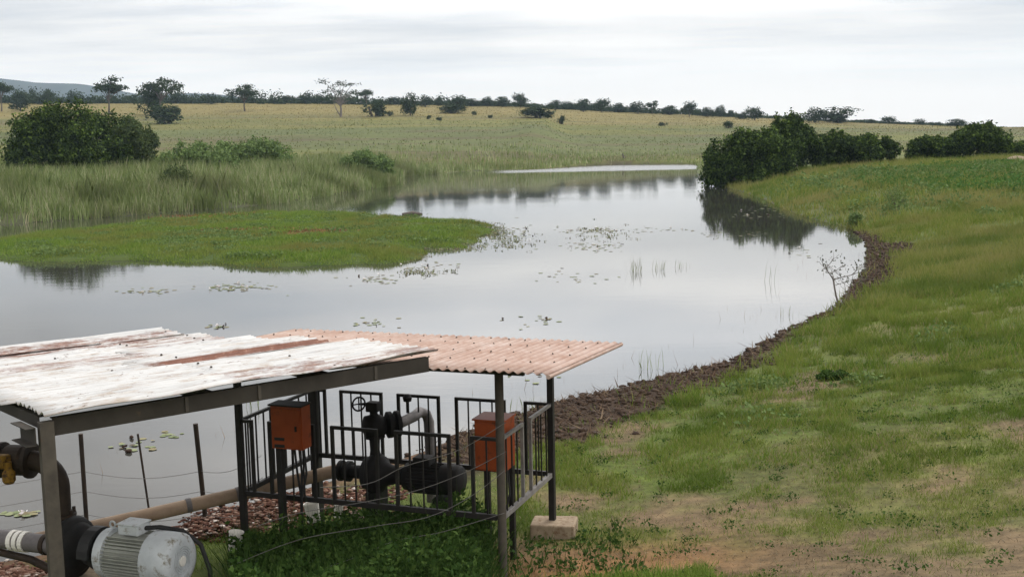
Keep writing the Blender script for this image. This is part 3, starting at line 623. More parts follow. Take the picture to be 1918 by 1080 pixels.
# ------------------------------------------------------------------ trees and bushes
def tree_bits(kind, seed):
    """unit-height tree about the origin, half-width 0.5: lobes, limbs"""
    r = np.random.default_rng(seed); lobes = []; wood = MB()
    if kind == 'round':
        tz = 0.30; wood.tube([(0, 0, -0.03), (0.01, 0, 0.15), (0.02*r.normal(), 0.02*r.normal(), 0.42)], [0.035, 0.027, 0.02], 6)
        for _ in range(12):
            q = r.random()*6.28; d = 0.28*math.sqrt(r.random()); c = (d*math.cos(q), d*math.sin(q), 0.22+0.53*r.random())
            lobes.append((*c, 0.2+0.06*r.random(), 0.2, 0.19+0.06*r.random()))
            wood.tube([(0, 0, tz), (c[0]*0.5, c[1]*0.5, (tz+c[2])/2), c], [0.016, 0.011, 0.005], 4)
    elif kind == 'umbrella':
        wood.tube([(0, 0, -0.03), (0.02, 0, 0.2), (0.015*r.normal(), 0.0, 0.45)], [0.03, 0.022, 0.017], 6)
        for i in range(10):
            q = r.random()*6.28; d = 0.42*math.sqrt(r.random()); c = (d*math.cos(q), d*math.sin(q), 0.86-0.35*d+0.1*r.normal()*0.7)
            lobes.append((*c, 0.15+0.06*r.random(), 0.15, 0.06+0.04*r.random()))
            wood.tube([(0, 0, 0.38), (c[0]*0.45, c[1]*0.45, 0.38+(c[2]-0.38)*0.6), c], [0.014, 0.010, 0.004], 4)
    elif kind == 'bush':
        for i in range(4):
            q = r.random()*6.28; wood.tube([(0.04*math.cos(q), 0.04*math.sin(q), -0.05), (0.2*math.cos(q), 0.2*math.sin(q), 0.5)], [0.03, 0.012], 5)
        for i in range(13):
            q = r.random()*6.28; d = 0.34*math.sqrt(r.random()); hgt_ = 0.25+0.42*r.random()*(1-d)
            lobes.append((d*math.cos(q), d*math.sin(q), hgt_, 0.17+0.05*r.random(), 0.17, 0.24+0.06*r.random()))
    elif kind == 'bare':
        wood.tube([(0, 0, -0.03), (0.02, 0.01, 0.2), (-0.01, 0, 0.42)], [0.04, 0.03, 0.024], 6)
        wood.tube([(0, 0, 0.02), (-0.12, 0, 0.22), (-0.2, 0.02, 0.42)], [0.02, 0.014, 0.006], 5)
        for i, (cx_, cz) in enumerate([(-0.38, 0.95), (-0.42, 0.68), (-0.2, 0.82), (0.0, 0.93), (0.14, 0.86), (0.3, 0.88), (0.38, 0.66), (0.2, 0.66), (-0.08, 0.68), (0.42, 0.5), (-0.26, 0.5)]):
            c = (cx_, 0.25*r.normal(), cz)
            lobes.append((*c, 0.10+0.03*r.random(), 0.1, 0.035+0.02*r.random()))
            wood.tube([(0, 0, 0.3), (c[0]*0.4, c[1]*0.4, 0.3+(cz-0.3)*0.55), c], [0.018, 0.012, 0.004], 4)
    return lobes, wood
PROTO = {}
def proto(kind, v):
    if (kind, v) not in PROTO:
        seed = {'round': 100, 'umbrella': 200, 'bush': 300, 'bare': 400}[kind]+v
        lobes, wood = tree_bits(kind, seed); rr = np.random.default_rng(seed)
        n, s, sub, sg = {'round': (1900, 0.07, 14, 0.22), 'umbrella': (1700, 0.06, 10, 0.34), 'bush': (1700, 0.075, 14, 0.2), 'bare': (900, 0.045, 8, 0.5)}[kind]
        V, Fc = crown_np(lobes, n, s, rr, sub, sg, -0.02 if kind == 'bush' else None)
        lm = MAT['leaf_far'] if kind == 'bare' else MAT['leaf_far']
        c = mesh_np('crown', V, Fc, lm, link=False).data
        w = wood.build('trunk', MAT['palebark'] if kind == 'bare' else MAT['bark']); wm_ = w.data; bpy.data.objects.remove(w)
        PROTO[(kind, v)] = (c, wm_)
    return PROTO[(kind, v)]
TG = {'tree': 'savanna trees along the skyline', 'bush': 'scattered bushes on the slope'}
def plant(kind, v, px, ytop, ybase, wpx, Y, label, rz=0.0, name=None, cat='tree'):
    p = ad(px, ybase, Y); x = p[0]; z = zg1(x, Y); ztop = ad(px, ytop, Y)[2]; h = max(ztop-z, 0.5); wd = wpx*Y/F*{'round': 1.15, 'umbrella': 1.1, 'bush': 1.15, 'bare': 1.05}[kind]
    o = thing(name or ('bush' if cat == 'bush' else 'savanna_tree'), (x, Y, z-0.05), label, cat, TG[cat])
    for nm, me in zip(('crown', 'trunk'), proto(kind, v)):
        c = bpy.data.objects.new(nm, me); COL.objects.link(c); c.parent = o
    o.scale = (wd, wd, h*1.02); o.rotation_euler.z = rz
    return o
TREES = [
 ('umbrella', 0, 2, 153, 196, 46, 430, 'flat-topped tree cut by the left edge of the photo', 'tree'),
 ('round', 0, 38, 167, 196, 44, 440, 'round tree beside the flat-topped tree at the far left', 'tree'),
 ('round', 1, 90, 164, 196, 26, 500, 'small tree top just above the left of the large dark bush', 'tree'),
 ('umbrella', 1, 203, 148, 200, 62, 400, 'open umbrella-shaped tree behind the right of the large dark bush', 'tree'),
 ('umbrella', 2, 302, 148, 200, 62, 390, 'wide umbrella tree rising behind a dark rounded bush', 'tree'),
 ('round', 2, 282, 160, 198, 46, 396, 'dense tree leaning against the left of the wide umbrella tree', 'tree'),
 ('round', 3, 396, 172, 194, 27, 500, 'small round dark tree left of the airy spreading tree', 'tree'),
 ('umbrella', 3, 458, 162, 198, 54, 430, 'airy spreading tree standing alone left of the pale bare tree', 'tree'),
 ('round', 1, 538, 177, 194, 28, 515, 'low tree in the skyline left of the pale bare tree, nearer the airy tree', 'tree'),
 ('round', 0, 570, 179, 194, 32, 518, 'low wide tree in the skyline just left of the pale bare tree', 'tree'),
 ('bare', 0, 638, 151, 218, 62, 370, 'tall pale nearly leafless tree with spreading limbs on the slope', 'tree'),
 ('umbrella', 0, 686, 167, 195, 32, 470, 'small umbrella tree behind the bush beside the pale bare tree', 'tree'),
 ('round', 2, 738, 180, 196, 28, 510, 'low skyline tree left of the dark tree with a visible stem', 'tree'),
 ('round', 3, 769, 170, 216, 33, 380, 'dark tree with a thin bare stem and compact top', 'tree'),
 ('round', 0, 797, 177, 200, 30, 480, 'dark tree touching the right of the thin-stemmed tree', 'tree'),
 ('round', 1, 822, 181, 200, 20, 490, 'narrow small tree between the thin-stemmed tree and a low bush', 'tree'),
 ('round', 2, 857, 178, 205, 34, 440, 'rounded tree rising out of a low spreading bush', 'tree'),
 ('round', 3, 886, 183, 199, 30, 500, 'low tree right of the tree that rises from a low bush', 'tree'),
 ('round', 0, 913, 180, 199, 26, 505, 'leftmost tree of the dense row left of the tallest round crown', 'tree'),
 ('round', 1, 942, 179, 200, 36, 500, 'broad tree in the dense row, touching the tallest round crown', 'tree'),
 ('round', 2, 975, 173, 202, 30, 490, 'tallest round dark crown of the middle of the skyline', 'tree'),
 ('round', 3, 1040, 186, 206, 34, 505, 'low broad tree behind the big low bush on the slope', 'tree'),
 ('round', 0, 1062, 189, 208, 26, 510, 'small tree right of the low broad tree behind the big low bush', 'tree'),
 ('round', 1, 1093, 183, 209, 34, 480, 'left one of two matching round trees right of the big low bush', 'tree'),
 ('round', 2, 1127, 184, 210, 32, 482, 'right one of two matching round trees right of the big low bush', 'tree'),
 ('round', 3, 1160, 191, 211, 32, 500, 'low tree between the two matching round trees and the stemmed pair', 'tree'),
 ('round', 0, 1195, 189, 213, 34, 490, 'left tree of the stemmed pair with sky showing under it', 'tree'),
 ('umbrella', 1, 1222, 190, 213, 24, 490, 'right tree of the stemmed pair, sky showing beneath its crown', 'tree'),
 ('round', 1, 1254, 196, 214, 38, 500, 'low wide tree left of the lone egg-shaped crown', 'tree'),
 ('round', 2, 1291, 189, 216, 29, 480, 'lone egg-shaped dark crown standing above its neighbours', 'tree'),
 ('round', 3, 1325, 199, 217, 30, 495, 'low tree directly right of the egg-shaped crown', 'tree'),
 ('round', 0, 1350, 196, 218, 24, 500, 'second tree right of the egg-shaped crown', 'tree'),
 ('round', 1, 1369, 205, 220, 18, 500, 'last small tree of the row before the big lakeside bushes', 'tree'),
 ('round', 2, 1414, 199, 224, 36, 440, 'tree on the skyline just left of the big lakeside bushes', 'tree'),
 ('round', 3, 1392, 208, 224, 24, 460, 'small low tree left of the big lakeside bushes', 'tree'),
 ('round', 0, 1526, 200, 230, 44, 420, 'dense tree on the skyline just right of the big lakeside bushes', 'tree'),
 ('round', 3, 1570, 197, 231, 66, 420, 'broad rounded tree on the skyline above the right bushes', 'tree'),
 ('round', 1, 1632, 222, 234, 22, 460, 'tiny tree right of the broad rounded tree', 'tree'),
 ('round', 2, 1664, 217, 237, 30, 450, 'small tree heading a low hedge-like line on the right skyline', 'tree'),
 ('bush', 1, 1688, 227, 238, 36, 450, 'low hedge-like line of scrub on the right skyline', 'tree'),
 ('round', 3, 1723, 221, 238, 22, 450, 'small lone tree on the right skyline', 'tree'),
 ('round', 0, 1757, 228, 239, 16, 450, 'very small tree on the skyline, right of the small lone tree', 'tree'),
 ('round', 1, 1793, 221, 242, 36, 440, 'tree on the skyline touching the left of the tall right bush', 'tree'),
 ('bush', 2, 1902, 237, 250, 46, 430, 'low dark tree line at the right edge of the skyline', 'tree'),
 ('bush', 0, 311, 181, 216, 74, 330, 'dark rounded bush standing before the wide umbrella tree', 'bush'),
 ('bush', 1, 700, 183, 208, 46, 370, 'dark bush on the slope just right of the pale bare tree', 'bush'),
 ('bush', 2, 848, 192, 208, 60, 410, 'low spreading bush under the rounded tree', 'bush'),
 ('bush', 0, 1010, 191, 219, 78, 350, 'big low dark bush on the open slope mid-photo', 'bush'),
 ('bush', 1, 1050, 212, 222, 16, 350, 'tiny bush at the right foot of the big low bush', 'bush'),
 ('bush', 2, 730, 206, 214, 13, 372, 'tiny round bush right of the bush by the pale bare tree', 'bush'),
 ('bush', 0, 823, 217, 229, 12, 340, 'tiny dark bush low on the slope left of the big low bush', 'bush'),
 ('bush', 1, 803, 213, 221, 10, 350, 'tiny faint bush just right of the thin-stemmed tree', 'bush'),
 ('bush', 2, 888, 206, 213, 10, 390, 'tiny bush in the dry grass left of the big low bush', 'bush'),
 ('bush', 0, 918, 213, 221, 11, 360, 'tiny faded bush nearest the left end of the big low bush', 'bush'),
 ('bush', 1, 1242, 227, 235, 18, 340, 'small low shrub on the open slope right of the big low bush', 'bush'),
 ('bush', 2, 1364, 224, 238, 22, 330, 'small round bush on the slope just left of the lakeside bushes', 'bush'),
]
for i, (kd, v, px, yt, yb, wpx, Y, lab, cat) in enumerate(TREES):
    plant(kd, v, px, yt, yb, wpx, Y, lab, 0.0 if kd == 'bare' else (i*2.4) % 6.28, cat=cat)
# far low woodland that reads as one band
lob = []
rr = np.random.default_rng(21)
for px in np.arange(-500, 2500, 3.2):
    if 640 < px < 660 and False: continue
    Y = 506+rr.random()*22; x = xat(px, Y); hh_ = 0.95*(0.55+4.3*fbm(np.array([px*0.02]), np.array([4.0]), 3)[0]*rr.random())*(1.0 if px < 1380 else 0.35)*(1.25 if px < 620 else 0.9)
    lob.append((x, Y, zg1(x, Y)+0.3+hh_*0.45, 1.6+1.2*rr.random(), 1.5, hh_*0.75))
V, Fc = crown_np(lob, 110000, 0.85, rr, 9, 0.3)
stuff('distant_woodland', [(V, Fc)], MAT['leaf_far'])
# large bushes near the water
def big_bush(name, px0, px1, ytop, ybase, Y, label, mat, n, size, seed, lift=0.0, prof=None, depth=0.8, group='big dark bushes around the pond'):
    r = np.random.default_rng(seed); x0, x1 = xat(px0, Y), xat(px1, Y); cx_ = (x0+x1)/2; wd = (x1-x0)*1.07
    zb = zg1(cx_, Y)+lift; zt = ad((px0+px1)/2, ytop, Y)[2]; h = zt-zb
    o = thing(name, (cx_, Y, zb), label, 'bush', group); lobes = []; wood = MB(); org = np.array([cx_, Y, zb])
    R0 = wd/2
    for i in range(60):
        q = r.random()*6.28; d = math.sqrt(r.random())*0.86; u_ = d*math.cos(q); w_ = d*math.sin(q)*depth
        top_ = (prof(u_) if prof else math.sqrt(max(0.05, 1-0.75*u_*u_)))*(1-0.3*(w_/depth)**2)*(0.90+0.08*r.random())
        rx = R0*(0.16+0.09*r.random()); rz_ = h*(0.13+0.08*r.random())
        lev = r.random()**0.55
        lobes.append((u_*R0*1.0, w_*R0, max(rz_*0.75, (h*top_-rz_)*lev), rx, rx, rz_))
    V, Fc = crown_np(lobes, int(n*2.4), size*0.72, r, 22, 0.17, 0.02, 0.93); mesh_np('crown', V, Fc, mat, parent=o)
    for i in range(7):
        L = lobes[r.integers(0, len(lobes))]; b0 = np.array([0.16*R0*r.normal(), 0.16*R0*r.normal(), -0.15])
        wood.tube([b0, b0*0.5+np.array(L[:3])*0.45+np.array([0, 0, 0.2]), L[:3]], [min(0.16, 0.03*R0), min(0.10, 0.02*R0), min(0.04, 0.008*R0)], 6)
    w = wood.build('trunk', MAT['bark']); w.parent = o
    return o
dome = lambda u: math.sqrt(max(0.06, 1-0.85*abs(u)**2.1))
big_bush('big_bush', 18, 250, 160, 305, 128, 'large dark dome-shaped bush on the left bank', MAT['leaf_dark'], 17000, 0.42, 41, 0, dome)
big_bush('big_bush', 200, 296, 202, 298, 129, 'paler bush growing on the right flank of the large dark dome-shaped bush', MAT['leaf_pale'], 6000, 0.4, 42, 0, dome)
big_bush('big_bush', 1318, 1486, 222, 335, 114, 'big dark bush leaning over the water at the right shore', MAT['leaf_dark'], 13000, 0.38, 43, -0.9, dome)
big_bush('big_bush', 1418, 1530, 200, 300, 122, 'tallest dark bush behind the bush that leans over the water', MAT['leaf_dark'], 9000, 0.4, 44, 0, dome)
big_bush('big_bush', 1518, 1612, 236, 300, 121, 'left half of the low pair of bushes on the right bank', MAT['leaf_dark'], 7000, 0.38, 45, 0, dome)
big_bush('big_bush', 1584, 1682, 238, 302, 119, 'right half of the low pair of bushes, ending at open grass', MAT['leaf_dark'], 7000, 0.38, 46, 0, dome)
big_bush('big_bush', 1696, 1800, 246, 302, 119, 'low bush on the left of the tall right bush', MAT['leaf_dark'], 7000, 0.38, 47, 0, dome)
big_bush('big_bush', 1782, 1894, 220, 302, 118, 'tall bush with a pointed top near the right edge', MAT['leaf_dark'], 8500, 0.38, 48, 0, dome)
big_bush('big_bush', 1894, 1990, 255, 300, 120, 'bush cut by the right edge of the photo', MAT['leaf_dark'], 6000, 0.38, 49, 0, dome)
sg_ = 'scrub among the reeds and on the banks'
big_bush('scrub_bush', 290, 440, 256, 290, 128, 'low green scrub right of the large dark dome-shaped bush', MAT['leaf_scrub'], 5000, 0.4, 51, 0, dome, group=sg_)
big_bush('scrub_bush', 385, 545, 246, 284, 140, 'taller green scrub between the low scrub and the open slope', MAT['leaf_scrub'], 5200, 0.42, 52, 0, dome, group=sg_)
big_bush('scrub_bush', 630, 735, 270, 300, 142, 'green scrub mound on the bank where the pond narrows', MAT['leaf_scrub'], 4000, 0.4, 53, 0, dome, group=sg_)
big_bush('scrub_bush', 292, 358, 294, 338, 98, 'grey-green shrub alone in the middle of the reeds', MAT['leaf_pale'], 900, 0.26, 54, 0, dome, group=sg_)
big_bush('scrub_bush', 1655, 1708, 338, 380, 66, 'small airy shrub on the right grassy bank', MAT['leaf_scrub'], 420, 0.13, 55, 0, dome, group=sg_)
big_bush('scrub_bush', 1588, 1622, 392, 418, 62, 'small dark green clump at the right shoreline', MAT['leaf_scrub'], 420, 0.15, 56, 0, dome, group=sg_)
big_bush('scrub_bush', 1535, 1600, 690, 730, 22.5, 'leafy green clump in the near turf above the mud', MAT['weed'], 900, 0.075, 57, 0, dome, group=sg_)
# low tan mound at the right edge
mb = MB(); c0 = ad(1905, 296, 104); c0[2] = zg1(c0[0], 104)
mb.lathe(c0-np.array([0, 0, .1]), (0, 0, 1), [(0, 1.2), (0.25, 1.05), (0.5, 0.7), (0.62, 0.2)], 14, True)
tag(mb.build('earth_mound', MAT['concrete']), 'low tan earth mound in front of the rightmost bushes', 'mound')
# leafless sapling at the water's edge
def sapling(base, h, seed, label):
    r = np.random.default_rng(seed); o = thing('sapling', base, label, 'sapling'); mb = MB(); tips = []
    def br(p, d, L, rad_, lev):
        q = p+d*L*0.5+r.normal(size=3)*0.03*L; e = p+d*L
        mb.tube([p, q, e], [rad_, rad_*0.8, rad_*0.6], 5)
        if lev == 0: tips.append(e); return
        for i in range(3 if lev > 1 else 4):
            nd = d*0.75+r.normal(size=3)*0.5; nd[2] = abs(nd[2])*0.8+0.12; nd /= np.linalg.norm(nd); br(e if i else q, nd, L*0.62, rad_*0.55, lev-1)
    b0 = np.array(base, float)
    br(b0+np.array([0, 0, -0.05]), np.array([-0.22, 0, 0.97]), h*0.42, 0.035, 3); br(b0+np.array([.05, 0, 0]), np.array([0.45, 0.1, 0.88]), h*0.3, 0.02, 2)
    mb.build('stems', MAT['palebark'], o)
    tp = np.array(tips); tp = np.repeat(tp, 4, 0)+r.normal(size=(len(tips)*4, 3))*0.09
    V, Fc = leaf_np(tp-b0, 0.075, r); mesh_np('leaves', V, Fc, MAT['leaf_grey'], parent=o)
b_ = at(1572, 572, 0.05); sapling((b_[0], b_[1], 0.03), 2.1, 5, 'thin nearly leafless sapling at the edge of the water')
# emergent stems in the water: each clump can be counted
for (px, py, h, n, lab) in ((1193, 508, 0.75, 26, 'tallest emergent reed clump, left of the three in open water'), (1238, 504, 0.55, 18, 'middle one of three emergent reed clumps in open water'), (1275, 500, 0.4, 14, 'right one of three emergent reed clumps in open water'),
                            (1446, 525, 0.95, 6, 'thin lone reed stalk left of the bare sapling'), (1215, 690, 0.55, 12, 'reed tuft in the shallows by the dark mud bank'), (1480, 590, 0.4, 10, 'sparse reed tuft in the water near the bare sapling'),
                            (985, 770, 0.5, 12, 'sparse reed stalks seen under the pink roof, beside its corner posts'), (470, 760, 0.6, 8, 'reed stalks showing just below the white roof beam')):
    p = at(px, py, 0.0); q = np.c_[p[0]+r.normal(size=n)*0.16, p[1]+r.normal(size=n)*0.2, np.full(n, -0.05)]
    o = thing('reed_clump', (p[0], p[1], 0), lab, 'reeds', 'reed stalks standing in the water')
    for k_ in range(n):
        V, Fc = blades_np(q[k_:k_+1]-np.array([p[0], p[1], 0]), h*(0.4+0.7*r.random(1)), np.full(1, 0.011), 0.3, r, 2); mesh_np('stalk', V, Fc, MAT['reed'], parent=o)
p = at(1170, 306, 0.2)
tag(MB().tube([(p[0], p[1]+2, 0.1), (p[0]+.1, p[1]+2, 1.0), (p[0]-.15, p[1]+2.1, 1.9)], [0.32, 0.22, 0.1], 7).tube([(p[0]+.05, p[1]+2, .8), (p[0]+.5, p[1]+2, 1.3)], [.1, .05], 5).build('tree_stump', MAT['bark']), 'small dark dead stump at the far end of the pond', 'stump')
# reddish dead patch things are part of the grass; floating log
p = at(772, 402, 0.0)
tag(MB().tube([(p[0]-.7, p[1], 0.03), (p[0], p[1]+.1, 0.1), (p[0]+.7, p[1], 0.02)], [0.1, 0.14, 0.08], 8).build('floating_log', MAT['bark']), 'short dark log floating just behind the green island', 'log')
# ------------------------------------------------------------------ pump cage with its pink roof
UA = np.array([0.345, 0.9386, 0]); UB = np.array([0.9386, -0.345, 0]); UZ = np.array([0, 0, 1.])
C2 = np.array([-3.23, 13.46]); LB = 3.27; LA = 1.74
def cage(a, b_, z): return np.array([C2[0]+UB[0]*b_+UA[0]*a, C2[1]+UB[1]*b_+UA[1]*a, z])
cc = cage(0, LB, 0); cc[2] = zg1(cc[0], cc[1])
cg_ = thing('pump_cage', cc, 'steel pump cage with stepped railings under a faded pink corrugated roof', 'shelter')
# pink roof sheets
def roof_z(a, b_): return 2.88-0.058*(a+0.75)
VAL = []
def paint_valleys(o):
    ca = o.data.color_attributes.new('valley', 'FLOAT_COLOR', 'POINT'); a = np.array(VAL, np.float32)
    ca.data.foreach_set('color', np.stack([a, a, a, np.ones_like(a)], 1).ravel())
def corr(O, U, Vv, Nn, a0, a1, b0, b1, zf, na=3, pitch=0.1, amp=0.013, thick=0.003, jag=0.0, rr=None, warp=None):
    """corrugated sheet: waves across b, running along a"""
    nb_ = int(round((b1-b0)/pitch*8)); bs = np.linspace(b0, b1, nb_+1); as_ = np.linspace(a0, a1, na+1)
    V = []
    for i, a in enumerate(as_):
        for b_ in bs:
            aa = a
            if jag and i in (0, na): aa = a+(vnoise(np.array([b_*9.0]), np.array([a*3+2.0]))[0]-0.5)*jag
            z = zf(aa, b_)+amp*math.sin(2*math.pi*b_/pitch)+(warp(aa, b_) if warp else 0)
            V.append(O+U*aa+Vv*b_+np.array([0, 0, z]))
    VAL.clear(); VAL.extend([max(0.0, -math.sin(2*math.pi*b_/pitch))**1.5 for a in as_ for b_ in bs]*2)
    V = np.array(V); m = len(V); V = np.concatenate([V, V-np.array([0, 0, thick])]); nb1 = nb_+1
    fs = []
    for i in range(na):
        for j in range(nb_):
            q = i*nb1+j; fs.append((q, q+1, q+nb1+1, q+nb1)); fs.append((m+q, m+q+nb1, m+q+nb1+1, m+q+1))
    for j in range(nb_):
        fs.append((j, m+j, m+j+1, j+1)); q = na*nb1+j; fs.append((q, q+1, m+q+1, m+q))
    for i in range(na):
        q = i*nb1; fs.append((q, q+nb1, m+q+nb1, m+q)); q += nb_; fs.append((q, m+q, m+q+nb1, q+nb1))
    return V, fs
def sheet_mat(name, kind):
    m, t, b = base_mat(name, 0.7, 0.0, 0.10)
    if kind == 'pink':
        c = tramp(t, tnoise(t, 2.5, 7, 0.7, sc=(1, 1, 1)), [(0.3, (0.25, 0.155, 0.115)), (0.55, (0.33, 0.245, 0.205)), (0.75, (0.40, 0.335, 0.305))])
        f = tramp(t, tnoise(t, 7, 8, 0.75), [(0.6, (0, 0, 0)), (0.75, (0.7, 0.7, 0.7))]); c = tmix(t, f, c, (0.27, 0.11, 0.06))
    else:
        c = tramp(t, tnoise(t, 3.0, 7, 0.7, sc=(0.35, 3, 1)), [(0.3, (0.30, 0.30, 0.30)), (0.5, (0.43, 0.43, 0.425)), (0.8, (0.52, 0.52, 0.51))])
        f = tramp(t, tnoise(t, 5.0, 8, 0.75, sc=(0.5, 2.4, 1)), [(0.50, (0, 0, 0)), (0.68, (0.8, 0.8, 0.8))]); c = tmix(t, f, c, (0.26, 0.195, 0.135))
        f = tramp(t, tnoise(t, 16.0, 6, 0.7, sc=(0.6, 1.8, 1)), [(0.61, (0, 0, 0)), (0.68, (0.9, 0.9, 0.9))]); c = tmix(t, f, c, (0.10, 0.06, 0.04))
        co = N(t, 'ShaderNodeTexCoord'); s_ = N(t, 'ShaderNodeSeparateXYZ'); t.links.new(co.outputs['Object'], s_.inputs[0])
        def band(lo, hi, x0, x1, soft=0.05, jit=0.16):
            yj = tmath(t, 'ADD', s_.outputs['Y'], tmath(t, 'MULTIPLY', tmath(t, 'SUBTRACT', tnoise(t, 3.2, 6, 0.7), 0.5), jit))
            a = tmath(t, 'DIVIDE', tmath(t, 'SUBTRACT', yj, lo), soft, True); b2 = tmath(t, 'DIVIDE', tmath(t, 'SUBTRACT', hi, yj), soft, True)
            xj = tmath(t, 'ADD', s_.outputs['X'], tmath(t, 'MULTIPLY', tmath(t, 'SUBTRACT', tnoise(t, 5, 5, 0.7), 0.5), 0.5))
            c1 = tmath(t, 'DIVIDE', tmath(t, 'SUBTRACT', xj, x0), 0.25, True); c2 = tmath(t, 'DIVIDE', tmath(t, 'SUBTRACT', x1, xj), 0.25, True)
            return tmath(t, 'MULTIPLY', tmath(t, 'MULTIPLY', a, b2), tmath(t, 'MULTIPLY', c1, c2))
        rust = tramp(t, tnoise(t, 9, 7, 0.7), [(0.3, (0.085, 0.030, 0.018)), (0.55, (0.14, 0.055, 0.033)), (0.72, (0.30, 0.17, 0.12))])
        for (lo, hi, x0, x1, k_, br) in WHITE_BANDS:
            q_ = tmath(t, 'MULTIPLY', band(lo, hi, x0, x1), k_)
            if br: q_ = tmath(t, 'MULTIPLY', q_, tramp(t, tnoise(t, 4.5, 7, 0.75, sc=(0.5, 2, 1)), [(0.42, (0, 0, 0)), (0.56, (1, 1, 1))]))
            c = tmix(t, q_, c, rust)
    # brown shade painted into the wave valleys so the ridges show
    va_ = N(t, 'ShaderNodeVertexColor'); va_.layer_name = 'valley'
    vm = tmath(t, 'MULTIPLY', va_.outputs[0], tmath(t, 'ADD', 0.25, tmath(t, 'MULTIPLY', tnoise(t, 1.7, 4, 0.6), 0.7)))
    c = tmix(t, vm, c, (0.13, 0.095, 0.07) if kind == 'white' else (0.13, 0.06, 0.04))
    t.links.new(c, b.inputs['Base Color'])
    tbump(t, b, tnoise(t, 30, 4), 0.15, 0.004)
    return m
# white roof frame first (its local axes: x along the waves, y across towards the lake)
W0 = at(80, 780, 3.05); W1 = at(822, 661, 3.05)
WU = (W1-W0); WU[2] = 0; WL = np.linalg.norm(WU); WU /= WL; WV = np.array([-WU[1], WU[0], 0])
def wloc(px, py, z):
    q = at(px, py, z)-W0; return float(q@WU), float(q@WV)
s0 = wloc(230, 690, 2.99); s1 = wloc(695, 640, 2.96); s2 = wloc(470, 663, 2.98); e0 = wloc(0, 663, 2.92); e1 = wloc(300, 631, 2.92)
print('streak', s0, s1, s2, 'edge', e0, e1, 'WL', WL)
ymid = (s0[1]+s1[1])/2
WHITE_BANDS = [(ymid-0.17, ymid+0.22, s0[0]+0.1, s1[0]+0.35, 0.95, 0), (e1[1]-0.35, e1[1]+0.4, -3, 2.9, 0.9, 1), (-0.1, 0.5, 1.6, 4.2, 0.7, 1), (2.2, 2.7, -1, 2.0, 0.6, 1), (2.9, 3.5, 1.8, 3.6, 0.6, 1)]
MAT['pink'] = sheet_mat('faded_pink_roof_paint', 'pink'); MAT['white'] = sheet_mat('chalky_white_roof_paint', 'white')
RB0 = -0.32; RB1 = 4.08; rbn = 6; bw = (RB1-RB0)/rbn
Oc = np.array([C2[0], C2[1], 0.])
for i in range(rbn):
    lift = 0.004*(i % 2)
    V, fs = corr(Oc, UA, UB, UZ, -0.83+0.02*(i % 3), 1.97-0.02*(i % 2), RB0+i*bw-0.04, RB0+(i+1)*bw+0.03, lambda a, b_: roof_z(a, b_)+lift, 4, jag=0.015)
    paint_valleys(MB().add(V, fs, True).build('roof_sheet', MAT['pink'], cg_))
# turned-down edge strip along the right side
e_ = MB(); pA = Oc+UA*-0.82+UB*(RB1+0.02); pB = Oc+UA*1.97+UB*(RB1+0.02)
pA[2] = roof_z(-0.82, 0)-0.02; pB[2] = roof_z(1.97, 0)-0.02
e_.tube([pA, (pA+pB)/2, pB], 0.024, 8).build('edge_roll', MAT['pink'], cg_)
nail = MB()
for a in (-0.7, -0.05, 0.62, 1.25, 1.75):
    for b_ in np.arange(RB0+0.1, RB1, 0.228):
        q = Oc+UA*(a+0.02*rng.normal())+UB*(b_+0.03*rng.normal()); q[2] = roof_z(a, b_)+0.008
        nail.lathe(q, (0, 0, 1), [(0, 0.012), (0.006, 0.012), (0.010, 0.006), (0.014, 0.005)], 6)
tag(nail.build('roof_nails', MAT['rustiron'], cg_), kind='stuff')
for a in (-0.3, 1.55):                                           # purlins under the pink roof
    q = Oc+UA*a+UB*(LB/2+0.12); q[2] = roof_z(a, 0)-0.062
    MB().box(q, (LB+0.55, 0.05, 0.08), (UB, UA, UZ)).build('purlin', MAT['beam'], cg_)
qb = cage(-0.02, LB+0.12, roof_z(0, 0)-0.06)
MB().add([cage(-.05, LB, 2.80), cage(-.05, LB+.3, 2.80), cage(-.05, LB+.24, 2.74), cage(-.05, LB+.1, 2.71), cage(-.05, LB, 2.70), cage(.0, LB, 2.80), cage(.0, LB+.3, 2.80), cage(.0, LB+.24, 2.74), cage(.0, LB+.1, 2.71), cage(.0, LB, 2.70)],
         [(0, 1, 2, 3, 4), (9, 8, 7, 6, 5), (0, 5, 6, 1), (1, 6, 7, 2), (2, 7, 8, 3), (3, 8, 9, 4), (4, 9, 5, 0)]).build('bracket', MAT['steel'], cg_)
PST = 0.085
for (a, b_, m_, w) in ((0, 0, 'steel', 0.072), (0, LB, 'post', 0.095), (LA, LB, 'steel', 0.075), (LA, 0, 'steel', 0.115)):
    q = cage(a, b_, 0); g0 = zg1(q[0], q[1])-0.12; t_ = roof_z(a, b_)-0.022
    q[2] = (g0+t_)/2
    if (a, b_) == (0, LB): MB().tube([(q[0], q[1], g0), (q[0], q[1], t_)], w/2, 12).build('post', MAT[m_], cg_)
    else: MB().box(q, (w, w, t_-g0), (UB, UA, UZ), 0.006).build('post', MAT[m_], cg_)
ZR, ZT = 1.10, 1.97
